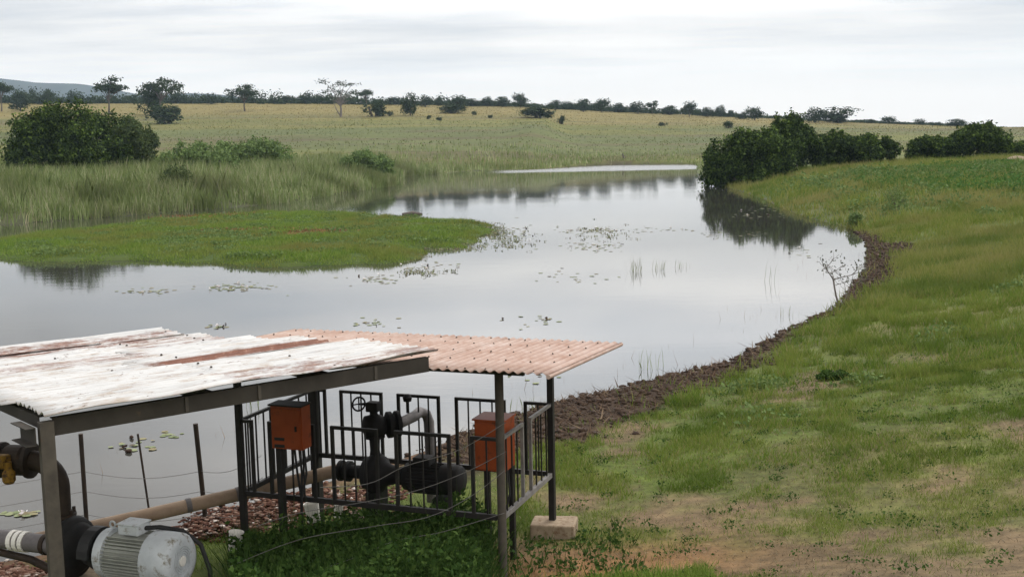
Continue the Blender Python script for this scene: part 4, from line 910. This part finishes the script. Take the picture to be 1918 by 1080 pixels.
def side_panel(p0, p1, u, frames, mrail):
    L = np.linalg.norm(p1-p0); v = np.cross(UZ, u)
    c = (p0+p1)/2; c[2] = ZR; MB().box(c, (L-0.1, 0.05, 0.06), (u, v, UZ), 0.005).build('bottom_rail', mrail, cg_)
    for (f0, f1, nb_) in frames:
        a, b_ = f0*L, f1*L; fr_ = MB()
        q = p0+u*(a+b_)/2; q[2] = ZT; fr_.box(q, (b_-a+0.036, 0.036, 0.036), (u, v, UZ))
        for s in ([a] if f0 > 0 else [])+([b_] if f1 < 1 else []):
            q = p0+u*s; q[2] = (ZR+0.03+ZT-0.018)/2; fr_.box(q, (0.036, 0.036, ZT-ZR-0.048), (u, v, UZ))
        fr_.build('railing_frame', MAT['rail'] if mrail is MAT['rail'] else MAT['steel'], cg_)
        for k_ in range(nb_):
            q = p0+u*(a+(b_-a)*(k_+1)/(nb_+1)); q[2] = (ZR+0.03+ZT-0.018)/2
            MB().box(q, (0.016, 0.016, ZT-ZR-0.048), (u, v, UZ)).build('bar', MAT['steel'], cg_)
FRM = [(0, 0.05, 1), (0.124, 0.30, 3), (0.375, 0.545, 3), (0.62, 0.815, 3), (0.90, 1, 1)]
side_panel(cage(0, 0, 0), cage(0, LB, 0), UB, FRM, MAT['steel'])
side_panel(cage(LA, 0, 0), cage(LA, LB, 0), UB, FRM, MAT['steel'])
SF = [(0, 0.4, 3), (0.56, 1, 3)]
side_panel(cage(0, 0, 0), cage(LA, 0, 0), UA, SF, MAT['steel'])
side_panel(cage(0, LB, 0), cage(LA, LB, 0), UA, SF, MAT['rail'])
# concrete footing of the back right post
q = cage(LA, LB, 0); g0 = zg1(q[0], q[1]); 
fb = MB().box((q[0]+0.02, q[1]-0.03, g0+0.07), (0.54, 0.42, 0.22), (UB*0.98+UA*0.2, UA*0.98-UB*0.2, UZ), 0.02)
fb.v = [tuple(np.array(w)+0.02*(np.array([vnoise(np.array([w[0]*7]), np.array([w[1]*7+k*9]))[0] for k in range(3)])-0.5)) for w in fb.v]
tag(fb.build('footing_block', MAT['concrete']), 'low concrete footing block under the back right cage post', 'block')
# ------------------------------------------------------------------ orange control boxes
def control_box(c, w, dpt, h, u, v, label, legs, marks):
    o = thing('control_box', (c[0], c[1], zg1(c[0], c[1])), label, 'control box', 'orange control boxes at the pump cage')
    MB().box(c, (w, dpt, h), (u, v, UZ), 0.008).build('cabinet', MAT['orange'], o)
    MB().box(c-v*(dpt/2+0.008)+UZ*-0.005, (w-0.03, 0.014, h-0.05), (u, v, UZ), 0.004).build('door', MAT['orange'], o)
    MB().box(c+UZ*(h/2+0.008)-v*0.01, (w+0.03, dpt+0.04, 0.018), (u, v, UZ)).build('lid', MAT['orange' if marks == 0 else 'steel'], o)
    MB().box(c-v*(dpt/2+0.02)+u*(w/2-0.07), (0.02, 0.02, 0.06), (u, v, UZ)).build('latch', MAT['steel'], o)
    if marks:
        for k_ in range(2): MB().box(c-v*(dpt/2+0.017)-u*(w*0.22)-UZ*(h*(0.26+0.16*k_)), (w*0.32, 0.004, h*0.07), (u, v, UZ)).build('nameplate', MAT['rubber'], o)
    for (du, dv, w_) in legs:
        q = c+u*du+v*dv; g0 = zg1(q[0], q[1])-0.1; zt = c[2]-h/2
        MB().box((q[0], q[1], (g0+zt)/2), (w_, w_, zt-g0), (u, v, UZ)).build('leg', MAT['steel'], o)
    for k_ in range(3):
        q0 = c+u*(0.02+0.06*k_)+v*0.02-UZ*h/2; g0 = zg1(q0[0], q0[1])
        MB().tube([q0, q0+np.array([0.02, 0, -0.3]), q0+np.array([0.05-0.05*k_, 0.02, -0.6]), (q0[0]-0.04*k_, q0[1]+.05, g0)], 0.014, 6).build('cable', MAT['rubber'], o)
b1 = ad(545, 797, 13.05); control_box(b1, 0.40, 0.2, 0.50, UB, UA, 'orange control box on the front left railing of the cage', [(-0.16, 0.0, 0.07)], 1)
u2 = UB*0.9+UA*0.43; u2 /= np.linalg.norm(u2); v2 = np.cross(UZ, u2)
u2 = UB; v2 = UA
b2 = ad(927, 828, 13.0); control_box(b2, 0.36, 0.34, 0.58, u2, v2, 'orange control box standing behind the front right cage post', [(-0.15, 0.12, 0.06), (0.15, 0.12, 0.06)], 0)
# ------------------------------------------------------------------ white-roofed shelter
sh = thing('pump_shelter', (W0[0], W0[1], zg1(W0[0], W0[1])), 'low shelter with a peeling white and rusty corrugated roof on a dark channel beam', 'shelter')
ang = math.atan2(WU[1], WU[0])
rootm = MB()
def wz(a, b_): return -0.034*b_
ends = [3.92, 3.88, 3.55, 3.25, 3.0, 2.8]; wid = 0.735
hold = thing('roof', (W0[0], W0[1], W0[2]), None, None) 
hold.parent = sh; hold.location = Vector((0, 0, W0[2]-sh['_org'][2])); hold.rotation_euler.z = ang
hold['_org'] = [0, 0, 0]; hold.pop('label', None)
wrng = np.random.default_rng(8)
for i in range(6):
    b0 = i*wid-0.005; cuts = [-0.1+0.02*i if i == 0 else -0.12, 1.55+0.25*(i % 2), ends[i]] if i > 0 else [0.0, 1.72, 2.78, ends[0]]
    for j in range(len(cuts)-1):
        lz = 0.010*(len(cuts)-1-j)+0.004*(i % 2); tilt = wrng.normal()*0.004; ph = wrng.random()*6; sk = wrng.normal()*0.004
        wp_ = lambda a, b_, ph=ph: 0.012*math.sin(a*1.3+ph)+0.006*math.sin(b_*5+ph)+(0.012*math.sin(a*5+ph) if b_ < 0.08 else 0)
        y0 = b0-(0.035*j if i == 0 else 0.0); y0 = b0+(0.0 if i else -0.04+0.045*j)
        V, fs = corr(np.zeros(3), np.array([1., sk, 0]), np.array([0, 1., 0]), UZ, cuts[j]-(0.12 if j else 0), cuts[j+1]+0.0, y0, b0+wid+0.035, lambda a, b_: wz(a, b_)+lz, 8, pitch=0.11, amp=0.016, jag=0.09 if j == len(cuts)-2 else 0.02, warp=wp_)
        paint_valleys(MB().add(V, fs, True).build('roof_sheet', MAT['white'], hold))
nail = MB()
for a in (0.25, 1.1, 1.95, 2.7):
    for b_ in np.arange(0.1, 4.3, 0.304):
        if wrng.random() < 0.45: continue
        q = np.array([a+0.03*wrng.normal(), b_+0.04*wrng.normal(), wz(a, b_)+0.03]); nail.lathe(q, (0, 0, 1), [(0, 0.013), (0.010, 0.012), (0.014, 0.005)], 6)
tag(nail.build('roof_nails', MAT['rustiron'], hold), kind='stuff')
def channel(p0, p1, side, hgt_, fl, th=0.008):
    """C-section between p0 and p1 (tops), flanges pointing to side"""
    m = MB(); u = p1-p0; L = np.linalg.norm(u); u = u/L; s = np.array(side, float)
    c = (p0+p1)/2
    m.box(c-UZ*hgt_/2, (L, th, hgt_), (u, s, UZ)); m.box(c-UZ*th/2+s*(fl/2), (L, fl-th, th), (u, s, UZ)); m.box(c-UZ*(hgt_-th/2)+s*(fl/2), (L, fl-th, th), (u, s, UZ)); return m
B0 = W0+WU*0.10+WV*0.10; B1 = W0+WU*(WL-0.06)+WV*0.10; B0[2] = B1[2] = W0[2]-0.045
channel(B0, B1, WV, 0.15, 0.06).build('front_beam', MAT['beam'], sh)
for a in (1.25, 1.95, 3.2):                                       # cleats on the beam
    q = W0+WU*a+WV*0.088; q[2] = W0[2]-0.115; MB().box(q, (0.03, 0.012, 0.13), (WU, WV, UZ)).build('cleat', MAT['post'], sh)
S0 = W0+WU*0.02+WV*0.10; S1 = W0+WU*0.02+WV*4.2; S0[2] = W0[2]-0.05; S1[2] = W0[2]-0.19
for a, nm in ((0.02, 'side_beam'), (1.5, 'cross_beam'), (2.7, 'cross_beam')):
    p0 = W0+WU*a+WV*0.17; p1 = W0+WU*a+WV*4.2; p0[2] = W0[2]-0.032 if a < 1 else W0[2]-0.06; p1[2] = p0[2]-0.137
    channel(p0, p1, WU, 0.10, 0.06).build(nm, MAT['beam'], sh)
q = W0+WU*0.03+WV*0.04; g0 = zg1(q[0], q[1])-0.2; t_ = W0[2]-0.05
MB().box((q[0], q[1], (g0+t_)/2), (0.115, 0.07, t_-g0), (WU, WV, UZ), 0.004).build('post', MAT['post'], sh)
q = W0+WU*0.03+WV*4.15; g0 = zg1(q[0], q[1])-0.3; t_ = W0[2]-0.32
MB().box((q[0], q[1], (g0+t_)/2), (0.10, 0.07, t_-g0), (WU, WV, UZ), 0.004).build('post', MAT['post'], sh)
p0 = W0-WU*0.06+WV*0.02; p1 = W0-WU*0.06+WV*0.42; p0[2] = W0[2]-0.085; p1[2] = W0[2]-0.10
channel(p0, p1, -WU, 0.15, 0.08).build('beam_stub', MAT['beam'], sh)
# ------------------------------------------------------------------ grey motor and pump under the white roof
FX = ad(342, 1050, 12.05); AX = UB.copy()                          # axis runs right and towards the camera
mo = thing('electric_motor', (FX[0]-AX[0]*0.5, FX[1]-AX[1]*0.5, FX[2]-0.34), 'grey finned electric motor with round fan cover in the lower left corner', 'motor')
RM = 0.285
MB().lathe(FX, AX, [(-0.98, 0.2), (-0.97, RM-0.02), (-0.86, RM-0.01), (-0.85, RM-0.05)], 28, False).build('end_shield', MAT['motor'], mo)
mb = MB(); mb.lathe(FX, AX, [(-0.86, RM-0.05), (-0.34, RM-0.05)], 28, True)
xa = np.cross(AX, UZ); xa /= np.linalg.norm(xa)
mb.build('body', MAT['motorfin'], mo)
for k_ in range(44):
    q = 2*math.pi*k_/44; d = math.cos(q)*UZ+math.sin(q)*xa
    if d[2] > 0.86: continue
    MB().box(FX-AX*0.60+d*(RM-0.03), (0.5, 0.008, 0.06), (AX, np.cross(d, AX), d)).build('fin', MAT['motorfin'], mo)
MB().lathe(FX, AX, [(-0.36, RM), (-0.34, RM+0.015), (-0.05, RM+0.01), (-0.012, RM-0.02), (0.0, RM-0.06), (0.0, RM-0.14), (-0.006, RM-0.15), (-0.006, 0.062)], 32, True).build('fan_cover', MAT['motor'], mo)
MB().lathe(FX, AX, [(-0.004, 0.055), (0.008, 0.055), (0.012, 0.04)], 18).build('hub_cap', MAT['plastic'], mo)
for k_ in range(4): MB().torus(FX+AX*0.001, AX, 0.085+0.025*k_, 0.004, 24, 4).build('grille_ring', MAT['motor'], mo)
tb = FX-AX*0.60+UZ*(RM+0.025)
MB().box(tb, (0.26, 0.22, 0.11), (AX, xa, UZ), 0.015).build('terminal_box', MAT['motor'], mo)
MB().box(tb+UZ*0.062, (0.28, 0.24, 0.018), (AX, xa, UZ), 0.006).build('terminal_lid', MAT['motor'], mo)
MB().torus(FX-AX*0.88+UZ*(RM+0.035), xa, 0.035, 0.011, 14, 6).build('lifting_eye', MAT['motor'], mo)
for s in (-0.8, -0.42): MB().box(FX+AX*s-UZ*(RM+0.02), (0.12, 0.46, 0.07), (AX, xa, UZ)).build('foot', MAT['motor'], mo)
cp = [tb+AX*0.11-xa*0.02, tb+AX*0.26-xa*0.10+UZ*0.0, tb+AX*0.46-xa*0.22-UZ*0.06, tb+AX*0.64-xa*0.28-UZ*0.22, tb+AX*0.74-xa*0.28-UZ*0.5, tb+AX*0.76-xa*0.26-UZ*0.95]
MB().tube(cp, 0.026, 8).build('power_cable', MAT['rubber'], mo)
pu = thing('water_pump', (FX[0]-AX[0]*1.5, FX[1]-AX[1]*1.5, FX[2]-0.4), 'dark cast iron pump with tall bend behind the left post', 'pump')
PC = FX-AX*1.44
MB().lathe(FX-AX*1.0, AX, [(-0.02, 0.07), (-0.03, 0.19), (-0.10, 0.20), (-0.11, 0.12), (-0.13, 0.12), (-0.14, 0.17), (-0.2, 0.17), (-0.21, 0.08), (-0.3, 0.08)], 20).build('coupling', MAT['rubber'], pu)
MB().add([*(FX-AX*1.03+0.27*(math.cos(q)*UZ+math.sin(q)*xa)-AX*0.0 for q in np.linspace(-1.3, 1.6, 10)), *(FX-AX*1.03+0.23*(math.cos(q)*UZ+math.sin(q)*xa) for q in np.linspace(-1.3, 1.6, 10)),
          *(FX-AX*1.17+0.27*(math.cos(q)*UZ+math.sin(q)*xa) for q in np.linspace(-1.3, 1.6, 10)), *(FX-AX*1.17+0.23*(math.cos(q)*UZ+math.sin(q)*xa) for q in np.linspace(-1.3, 1.6, 10))],
         [f for i in range(9) for f in ((i, i+1, i+21, i+20), (i+10, i+30, i+31, i+11), (i, i+10, i+11, i+1), (i+20, i+21, i+31, i+30))]).build('coupling_guard', MAT['rubber'], pu)
MB().lathe(PC, AX, [(-0.12, 0.12), (-0.11, 0.22), (-0.07, 0.29), (0.07, 0.30), (0.11, 0.24), (0.13, 0.14), (0.24, 0.11)], 26, True).build('volute', MAT['pump'], pu)
MB().torus(PC-AX*0.0, AX, 0.27, 0.085, 26, 8).build('volute_rim', MAT['pump'], pu)
DV = PC-xa*0.05-AX*0.17
TOPZ = ad(75, 868, PC[1])[2]
bend = [DV+UZ*0.2, DV+UZ*0.42]
LV = -AX*0.95-UA*0.2; LV /= np.linalg.norm(LV); Rb = 0.3; zc = TOPZ-Rb
bend = [DV+UZ*0.18, np.array([DV[0], DV[1], zc])]
for q in np.linspace(0.2, 1.57, 7): bend.append(np.array([DV[0], DV[1], zc])+LV*Rb*(1-math.cos(q))+UZ*Rb*math.sin(q))
MB().tube(bend, [0.105]+[0.112]*(len(bend)-1), 18).build('discharge_bend', MAT['rustiron'], pu)
for h_ in (0.26, 0.33): MB().lathe(DV+UZ*h_, UZ, [(0, 0.16), (0.03, 0.16)], 20).build('flange', MAT['rustiron'], pu)
for k_ in range(6):
    q = k_*1.047; MB().lathe(DV+UZ*0.22+0.14*(math.cos(q)*AX+math.sin(q)*xa), UZ, [(0, 0.02), (0.19, 0.02)], 6).build('bolt', MAT['rustiron'], pu)
VE = bend[-1]
va_ = thing('gate_valve', VE, 'yellow and rusty valve joined to the pump bend at the left edge', 'valve')
MB().lathe(VE, LV, [(0, 0.2), (0.04, 0.2), (0.045, 0.14), (0.1, 0.17), (0.28, 0.17), (0.33, 0.14), (0.34, 0.2), (0.38, 0.2)], 20).build('valve_body', MAT['rustiron'], va_)
MB().lathe(VE+LV*0.38, LV, [(0, 0.14), (1.6, 0.14)], 18, True).build('outlet_pipe', MAT['rustiron'], va_)
hv = -UA*0.95+np.array([0, 0, 0.1]); hv /= np.linalg.norm(hv)
MB().box(VE+LV*0.19+hv*0.22+UZ*0.02, (0.15, 0.14, 0.16), (LV, hv, UZ), 0.03).build('gearbox', MAT['yellow'], va_)
MB().lathe(VE+LV*0.10+hv*0.24-UZ*0.22, UZ, [(0, 0.05), (0.03, 0.07), (0.12, 0.07), (0.16, 0.04), (0.24, 0.04)], 12).build('gear_housing', MAT['yellow'], va_)
MB().torus(VE+LV*0.26+hv*0.36+UZ*0.03, hv, 0.12, 0.016, 18, 6).build('handwheel', MAT['yellow'], va_)
for k_ in range(3):
    q = k_*2.094; d = math.cos(q)*UZ+math.sin(q)*np.cross(hv, UZ); MB().tube([VE+LV*0.26+hv*0.36+UZ*0.03, VE+LV*0.26+hv*0.36+UZ*0.03+d*0.12], 0.012, 5).build('spoke', MAT['yellow'], va_)
su = thing('suction_pipe', PC-AX*0.9, 'grey suction pipe with pale clamp bands at the lower left edge', 'pipe')
MB().tube([PC-AX*0.12, PC-AX*0.45, PC-AX*2.6], [0.1, 0.105, 0.105], 18).build('pipe', MAT['greypipe'], su)
for s in (0.2, 0.33, 0.62, 0.7, 0.78): MB().lathe(PC-AX*(s+0.06), AX, [(0, 0.118), (0.055, 0.118)], 18).build('clamp_band', MAT['plastic'] if s > 0.5 else MAT['rustiron'], su)
MB().tube([PC-AX*1.5-UZ*0.12, PC-AX*0.6-UZ*0.2, PC-AX*0.1-UZ*0.36], 0.045, 8).build('brace_pipe', MAT['rustiron'], su)
pl = MB().box(FX-AX*0.85-UZ*(RM+0.25), (2.0, 0.75, 0.36), (AX, xa, UZ), 0.02)
tag(pl.build('pump_plinth', MAT['concrete']), 'concrete plinth beneath the grey motor and its pump', 'plinth')
# ------------------------------------------------------------------ brown pipe, pump in the cage
C3 = ad(704, 886, 14.15)
pp = thing('delivery_pipe', ad(330, 950, 14.0), 'long brown pipe running past the motor into the cage', 'pipe')
q0 = ad(60, 1012, 12.9); q1 = ad(520, 908, 14.05); q2 = C3-UB*0.52
MB().tube([q0, q0*0.5+q1*0.5+np.array([0, 0, -0.006]), q1, q1*0.35+q2*0.65, q2], 0.082, 14).build('pipe', MAT['pipe'], pp)
for f_ in (0.62, 0.83): 
    cq = q0*(1-f_)+q1*f_; MB().lathe(cq, q1-q0, [(-0.03, 0.088), (0.03, 0.088)], 14).build('joint_band', MAT['greypipe'], pp)
p3 = thing('water_pump', C3-UZ*0.5, 'black pump with gate valve and handwheel inside the cage', 'pump')
MB().lathe(C3, UB, [(-0.52, 0.10), (-0.5, 0.13), (-0.46, 0.13), (-0.455, 0.09), (-0.4, 0.09), (-0.395, 0.13), (-0.35, 0.13), (-0.34, 0.08), (-0.14, 0.09)], 18).build('suction_coupling', MAT['pump'], p3)
MB().lathe(C3, UB, [(-0.16, 0.1), (-0.13, 0.2), (0.1, 0.22), (0.14, 0.15), (0.3, 0.1), (0.38, 0.12)], 22, True).build('volute', MAT['pump'], p3)
MB().torus(C3, UB, 0.19, 0.075, 22, 8).build('volute_rim', MAT['pump'], p3)
zt = ad(704, 798, 14.15)[2]; UD = UB*0.74+UA*0.67
MB().tube([C3+UZ*0.1, C3+UZ*0.3, np.array([C3[0], C3[1], zt-0.1])], [0.085, 0.06, 0.07], 14).build('riser', MAT['pump'], p3)
VT = np.array([C3[0], C3[1], zt])
MB().lathe(VT+UZ*-0.14, UZ, [(0, 0.13), (0.03, 0.13)], 16).build('flange', MAT['pump'], p3)
MB().lathe(VT-UD*0.06, UD, [(-0.08, 0.06), (-0.05, 0.14), (0.1, 0.16), (0.18, 0.12), (0.2, 0.1)], 18, True).build('valve_body', MAT['pump'], p3)
MB().lathe(VT+UD*0.14, UD, [(0, 0.10), (0.03, 0.165), (0.08, 0.165), (0.085, 0.11), (0.13, 0.11), (0.135, 0.165), (0.18, 0.165)], 18).build('flange', MAT['pump'], p3)
GE = VT+UD*0.32; EN = ad(795, 770, 14.75)
MB().tube([GE, GE*0.4+EN*0.6, EN+np.array([-.06, -.02, .0]), EN+np.array([0.02, 0.02, -0.04]), EN+np.array([0.05, 0.03, -0.14]), EN+np.array([0.06, 0.03, -0.6]), EN+np.array([0.06, 0.03, -1.2])], [0.068]*7, 14).build('outlet_pipe', MAT['greypipe'], p3)
MB().box(VT+UZ*0.25, (0.16, 0.14, 0.12), (UB, UA, UZ), 0.015).build('gearbox', MAT['pump'], p3)
MB().tube([VT+UZ*0.1, VT+UZ*0.2], 0.05, 10).build('stem', MAT['pump'], p3)
HW = VT-UB*0.2+UZ*0.27
MB().tube([VT+UZ*0.27, HW], 0.014, 6).build('shaft', MAT['pump'], p3)
hax = UB*0.8-UA*0.6
MB().torus(HW, hax, 0.085, 0.012, 18, 6).build('handwheel', MAT['pump'], p3)
for k_ in range(4):
    d = [UZ, -UZ, np.cross(hax, UZ), -np.cross(hax, UZ)][k_]; MB().tube([HW, HW+d*0.085], 0.009, 5).build('spoke', MAT['pump'], p3)
q = ad(763, 748, 14.5); MB().lathe(q-UZ*0.03, UZ, [(-0.14, 0.02), (0, 0.02), (0.01, 0.05), (0.06, 0.06), (0.1, 0.03)], 12).build('air_valve', MAT['pump'], p3)
for s in (0.0, 0.9): MB().box(C3+UB*s-UZ*0.40, (0.16, 0.3, 0.38), (UB, UA, UZ)).build('foot', MAT['pump'], p3)
m3 = thing('electric_motor', C3+UB*0.8-UZ*0.4, 'black electric motor driving the pump inside the cage', 'motor')
MB().lathe(C3, UB, [(0.4, 0.1), (0.42, 0.165), (0.48, 0.172), (0.9, 0.172), (0.92, 0.188), (1.12, 0.184), (1.16, 0.15), (1.165, 0.03)], 26, True).build('body', MAT['pump'], m3)
for k_ in range(26):
    q = 2*math.pi*k_/26; d = math.cos(q)*UZ+math.sin(q)*UA; MB().box(C3+UB*0.69+d*0.178, (0.4, 0.008, 0.03), (UB, np.cross(d, UB), d)).build('fin', MAT['pump'], m3)
MB().box(C3+UB*0.66+UZ*0.22, (0.22, 0.2, 0.1), (UB, UA, UZ), 0.012).build('terminal_box', MAT['pump'], m3)
tag(MB().box(C3+UB*0.4-UZ*0.68, (1.7, 0.5, 0.2), (UB, UA, UZ), 0.02).build('pump_plinth', MAT['dirtyconcrete']), 'concrete plinth under the black pump inside the cage', 'plinth')
# ------------------------------------------------------------------ wire fence at the water, loose wires, rubble, containers
fe = thing('wire_fence', at(300, 972, 0.1), 'old wire fence of three thin posts standing at the water edge', 'fence')
fps = []
for (pa, pb, rr_) in (((162, 976), (151, 812), 0.032), ((283, 952), (258, 812), 0.016), ((388, 976), (366, 793), 0.034)):
    g_ = at(*pb, 0.0); base = at(*pa, 0.05); Y = base[1]; topq = ad(*pb, Y); fps.append((base-UZ*0.4, topq))
    MB().tube([base-UZ*0.4, topq], rr_, 8).build('post', MAT['rustiron'], fe)
for hgt_ in (0.25, 0.58, 0.86):
    pts = [np.array([-9.5, 13.6, 0.1+hgt_])]
    for (b0, t0) in (fps[0], fps[2]): f_ = (hgt_+0.25)/(t0[2]-b0[2]); pts.append(b0*(1-f_)+t0*f_)
    pts.append(cage(LA*0.3, -0.05, 0.55+hgt_))
    full = []
    for i in range(len(pts)-1):
        for s in np.linspace(0, 1, 7)[:-1]: full.append(pts[i]*(1-s)+pts[i+1]*s-UZ*0.10*math.sin(math.pi*s))
    full.append(pts[-1]); MB().tube(full, 0.0035, 4).build('wire', MAT['wire'], fe)
LWL = ['uppermost loose wire drooping from the front cage post across the railings', 'second loose wire sagging across the front railings of the cage', 'third loose wire crossing the weeds in front of the cage', 'lowest loose wire trailing along the weeds to the lower left']
for i, (pts_) in enumerate([[(948, 790), (860, 842), (760, 872), (690, 905), (600, 912)], [(948, 845), (880, 880), (790, 915), (690, 938), (560, 960), (480, 985)], [(946, 880), (880, 930), (800, 968), (700, 985), (560, 1010), (430, 1060)], [(945, 960), (830, 995), (740, 1012), (660, 1045), (560, 1078), (500, 1100)]]):
    ys = np.linspace(12.25, 11.7, len(pts_)); pts = [ad(a, b_, y) for (a, b_), y in zip(pts_, ys)]
    sm = []
    for k_ in range(len(pts)-1):
        p_1 = pts[max(k_-1, 0)]; p_2 = pts[k_]; p_3 = pts[k_+1]; p_4 = pts[min(k_+2, len(pts)-1)]
        for s in np.linspace(0, 1, 7)[:-1]: sm.append(0.5*((2*p_2)+(-p_1+p_3)*s+(2*p_1-5*p_2+4*p_3-p_4)*s*s+(-p_1+3*p_2-3*p_3+p_4)*s**3))
    sm.append(pts[-1])
    tag(MB().tube(sm, 0.004, 4).build('loose_wire', MAT['wire']), LWL[i], 'wire', 'loose fence wires by the cage')
x = []; y = []
for (px, py, sx_, sy, n) in ((430, 972, 34, 14, 1300), (520, 945, 40, 12, 900), (610, 935, 50, 14, 800), (700, 920, 40, 12, 400), (385, 985, 22, 12, 500), (20, 1068, 40, 14, 900), (520, 985, 50, 10, 120)):
    q = np.array([at(px+r.normal()*sx_, py+r.normal()*sy, 0.12)[:2] for _ in range(n)]); x.append(q[:, 0]); y.append(q[:, 1])
x = np.concatenate(x); y = np.concatenate(y); k = sdf(POND, x, y) > -0.5; x, y = x[k], y[k]
V, Fc = clods(x, y, 0.014+0.045*r.random(len(x))**2.2, r, 0.45); V[:, 2] = np.maximum(V[:, 2], V[:, 2])+np.repeat(0.12*np.exp(-((x+4.0)/1.2)**2)*r.random(len(x)), 12)
stuff('brick_rubble', [(V, Fc)], MAT['brick'])
def container(px, py, Y, w, h, tilt, label):
    c = ad(px, py, Y); o = MB(); o.lathe((c[0], c[1], c[2]-h/2), (0.15*tilt, 0.05, 1), [(0, w*0.42), (h*0.92, w*0.5), (h*0.93, w*0.54), (h, w*0.54), (h*0.985, w*0.47), (h*0.1, w*0.38)], 18)
    tag(o.build('plastic_bucket', MAT['plastic']), label, 'bucket', 'white plastic buckets by the cage')
container(438, 1012, 12.9, 0.16, 0.22, 1, 'white bucket half hidden in the weeds near the motor')
container(588, 958, 14.3, 0.19, 0.24, -1, 'white bucket standing under the control box on rubble')
container(632, 956, 14.5, 0.12, 0.16, 1, 'small white bucket just right of the bucket under the control box')
for o in list(COL.objects):
    if '_org' in o: del o['_org']
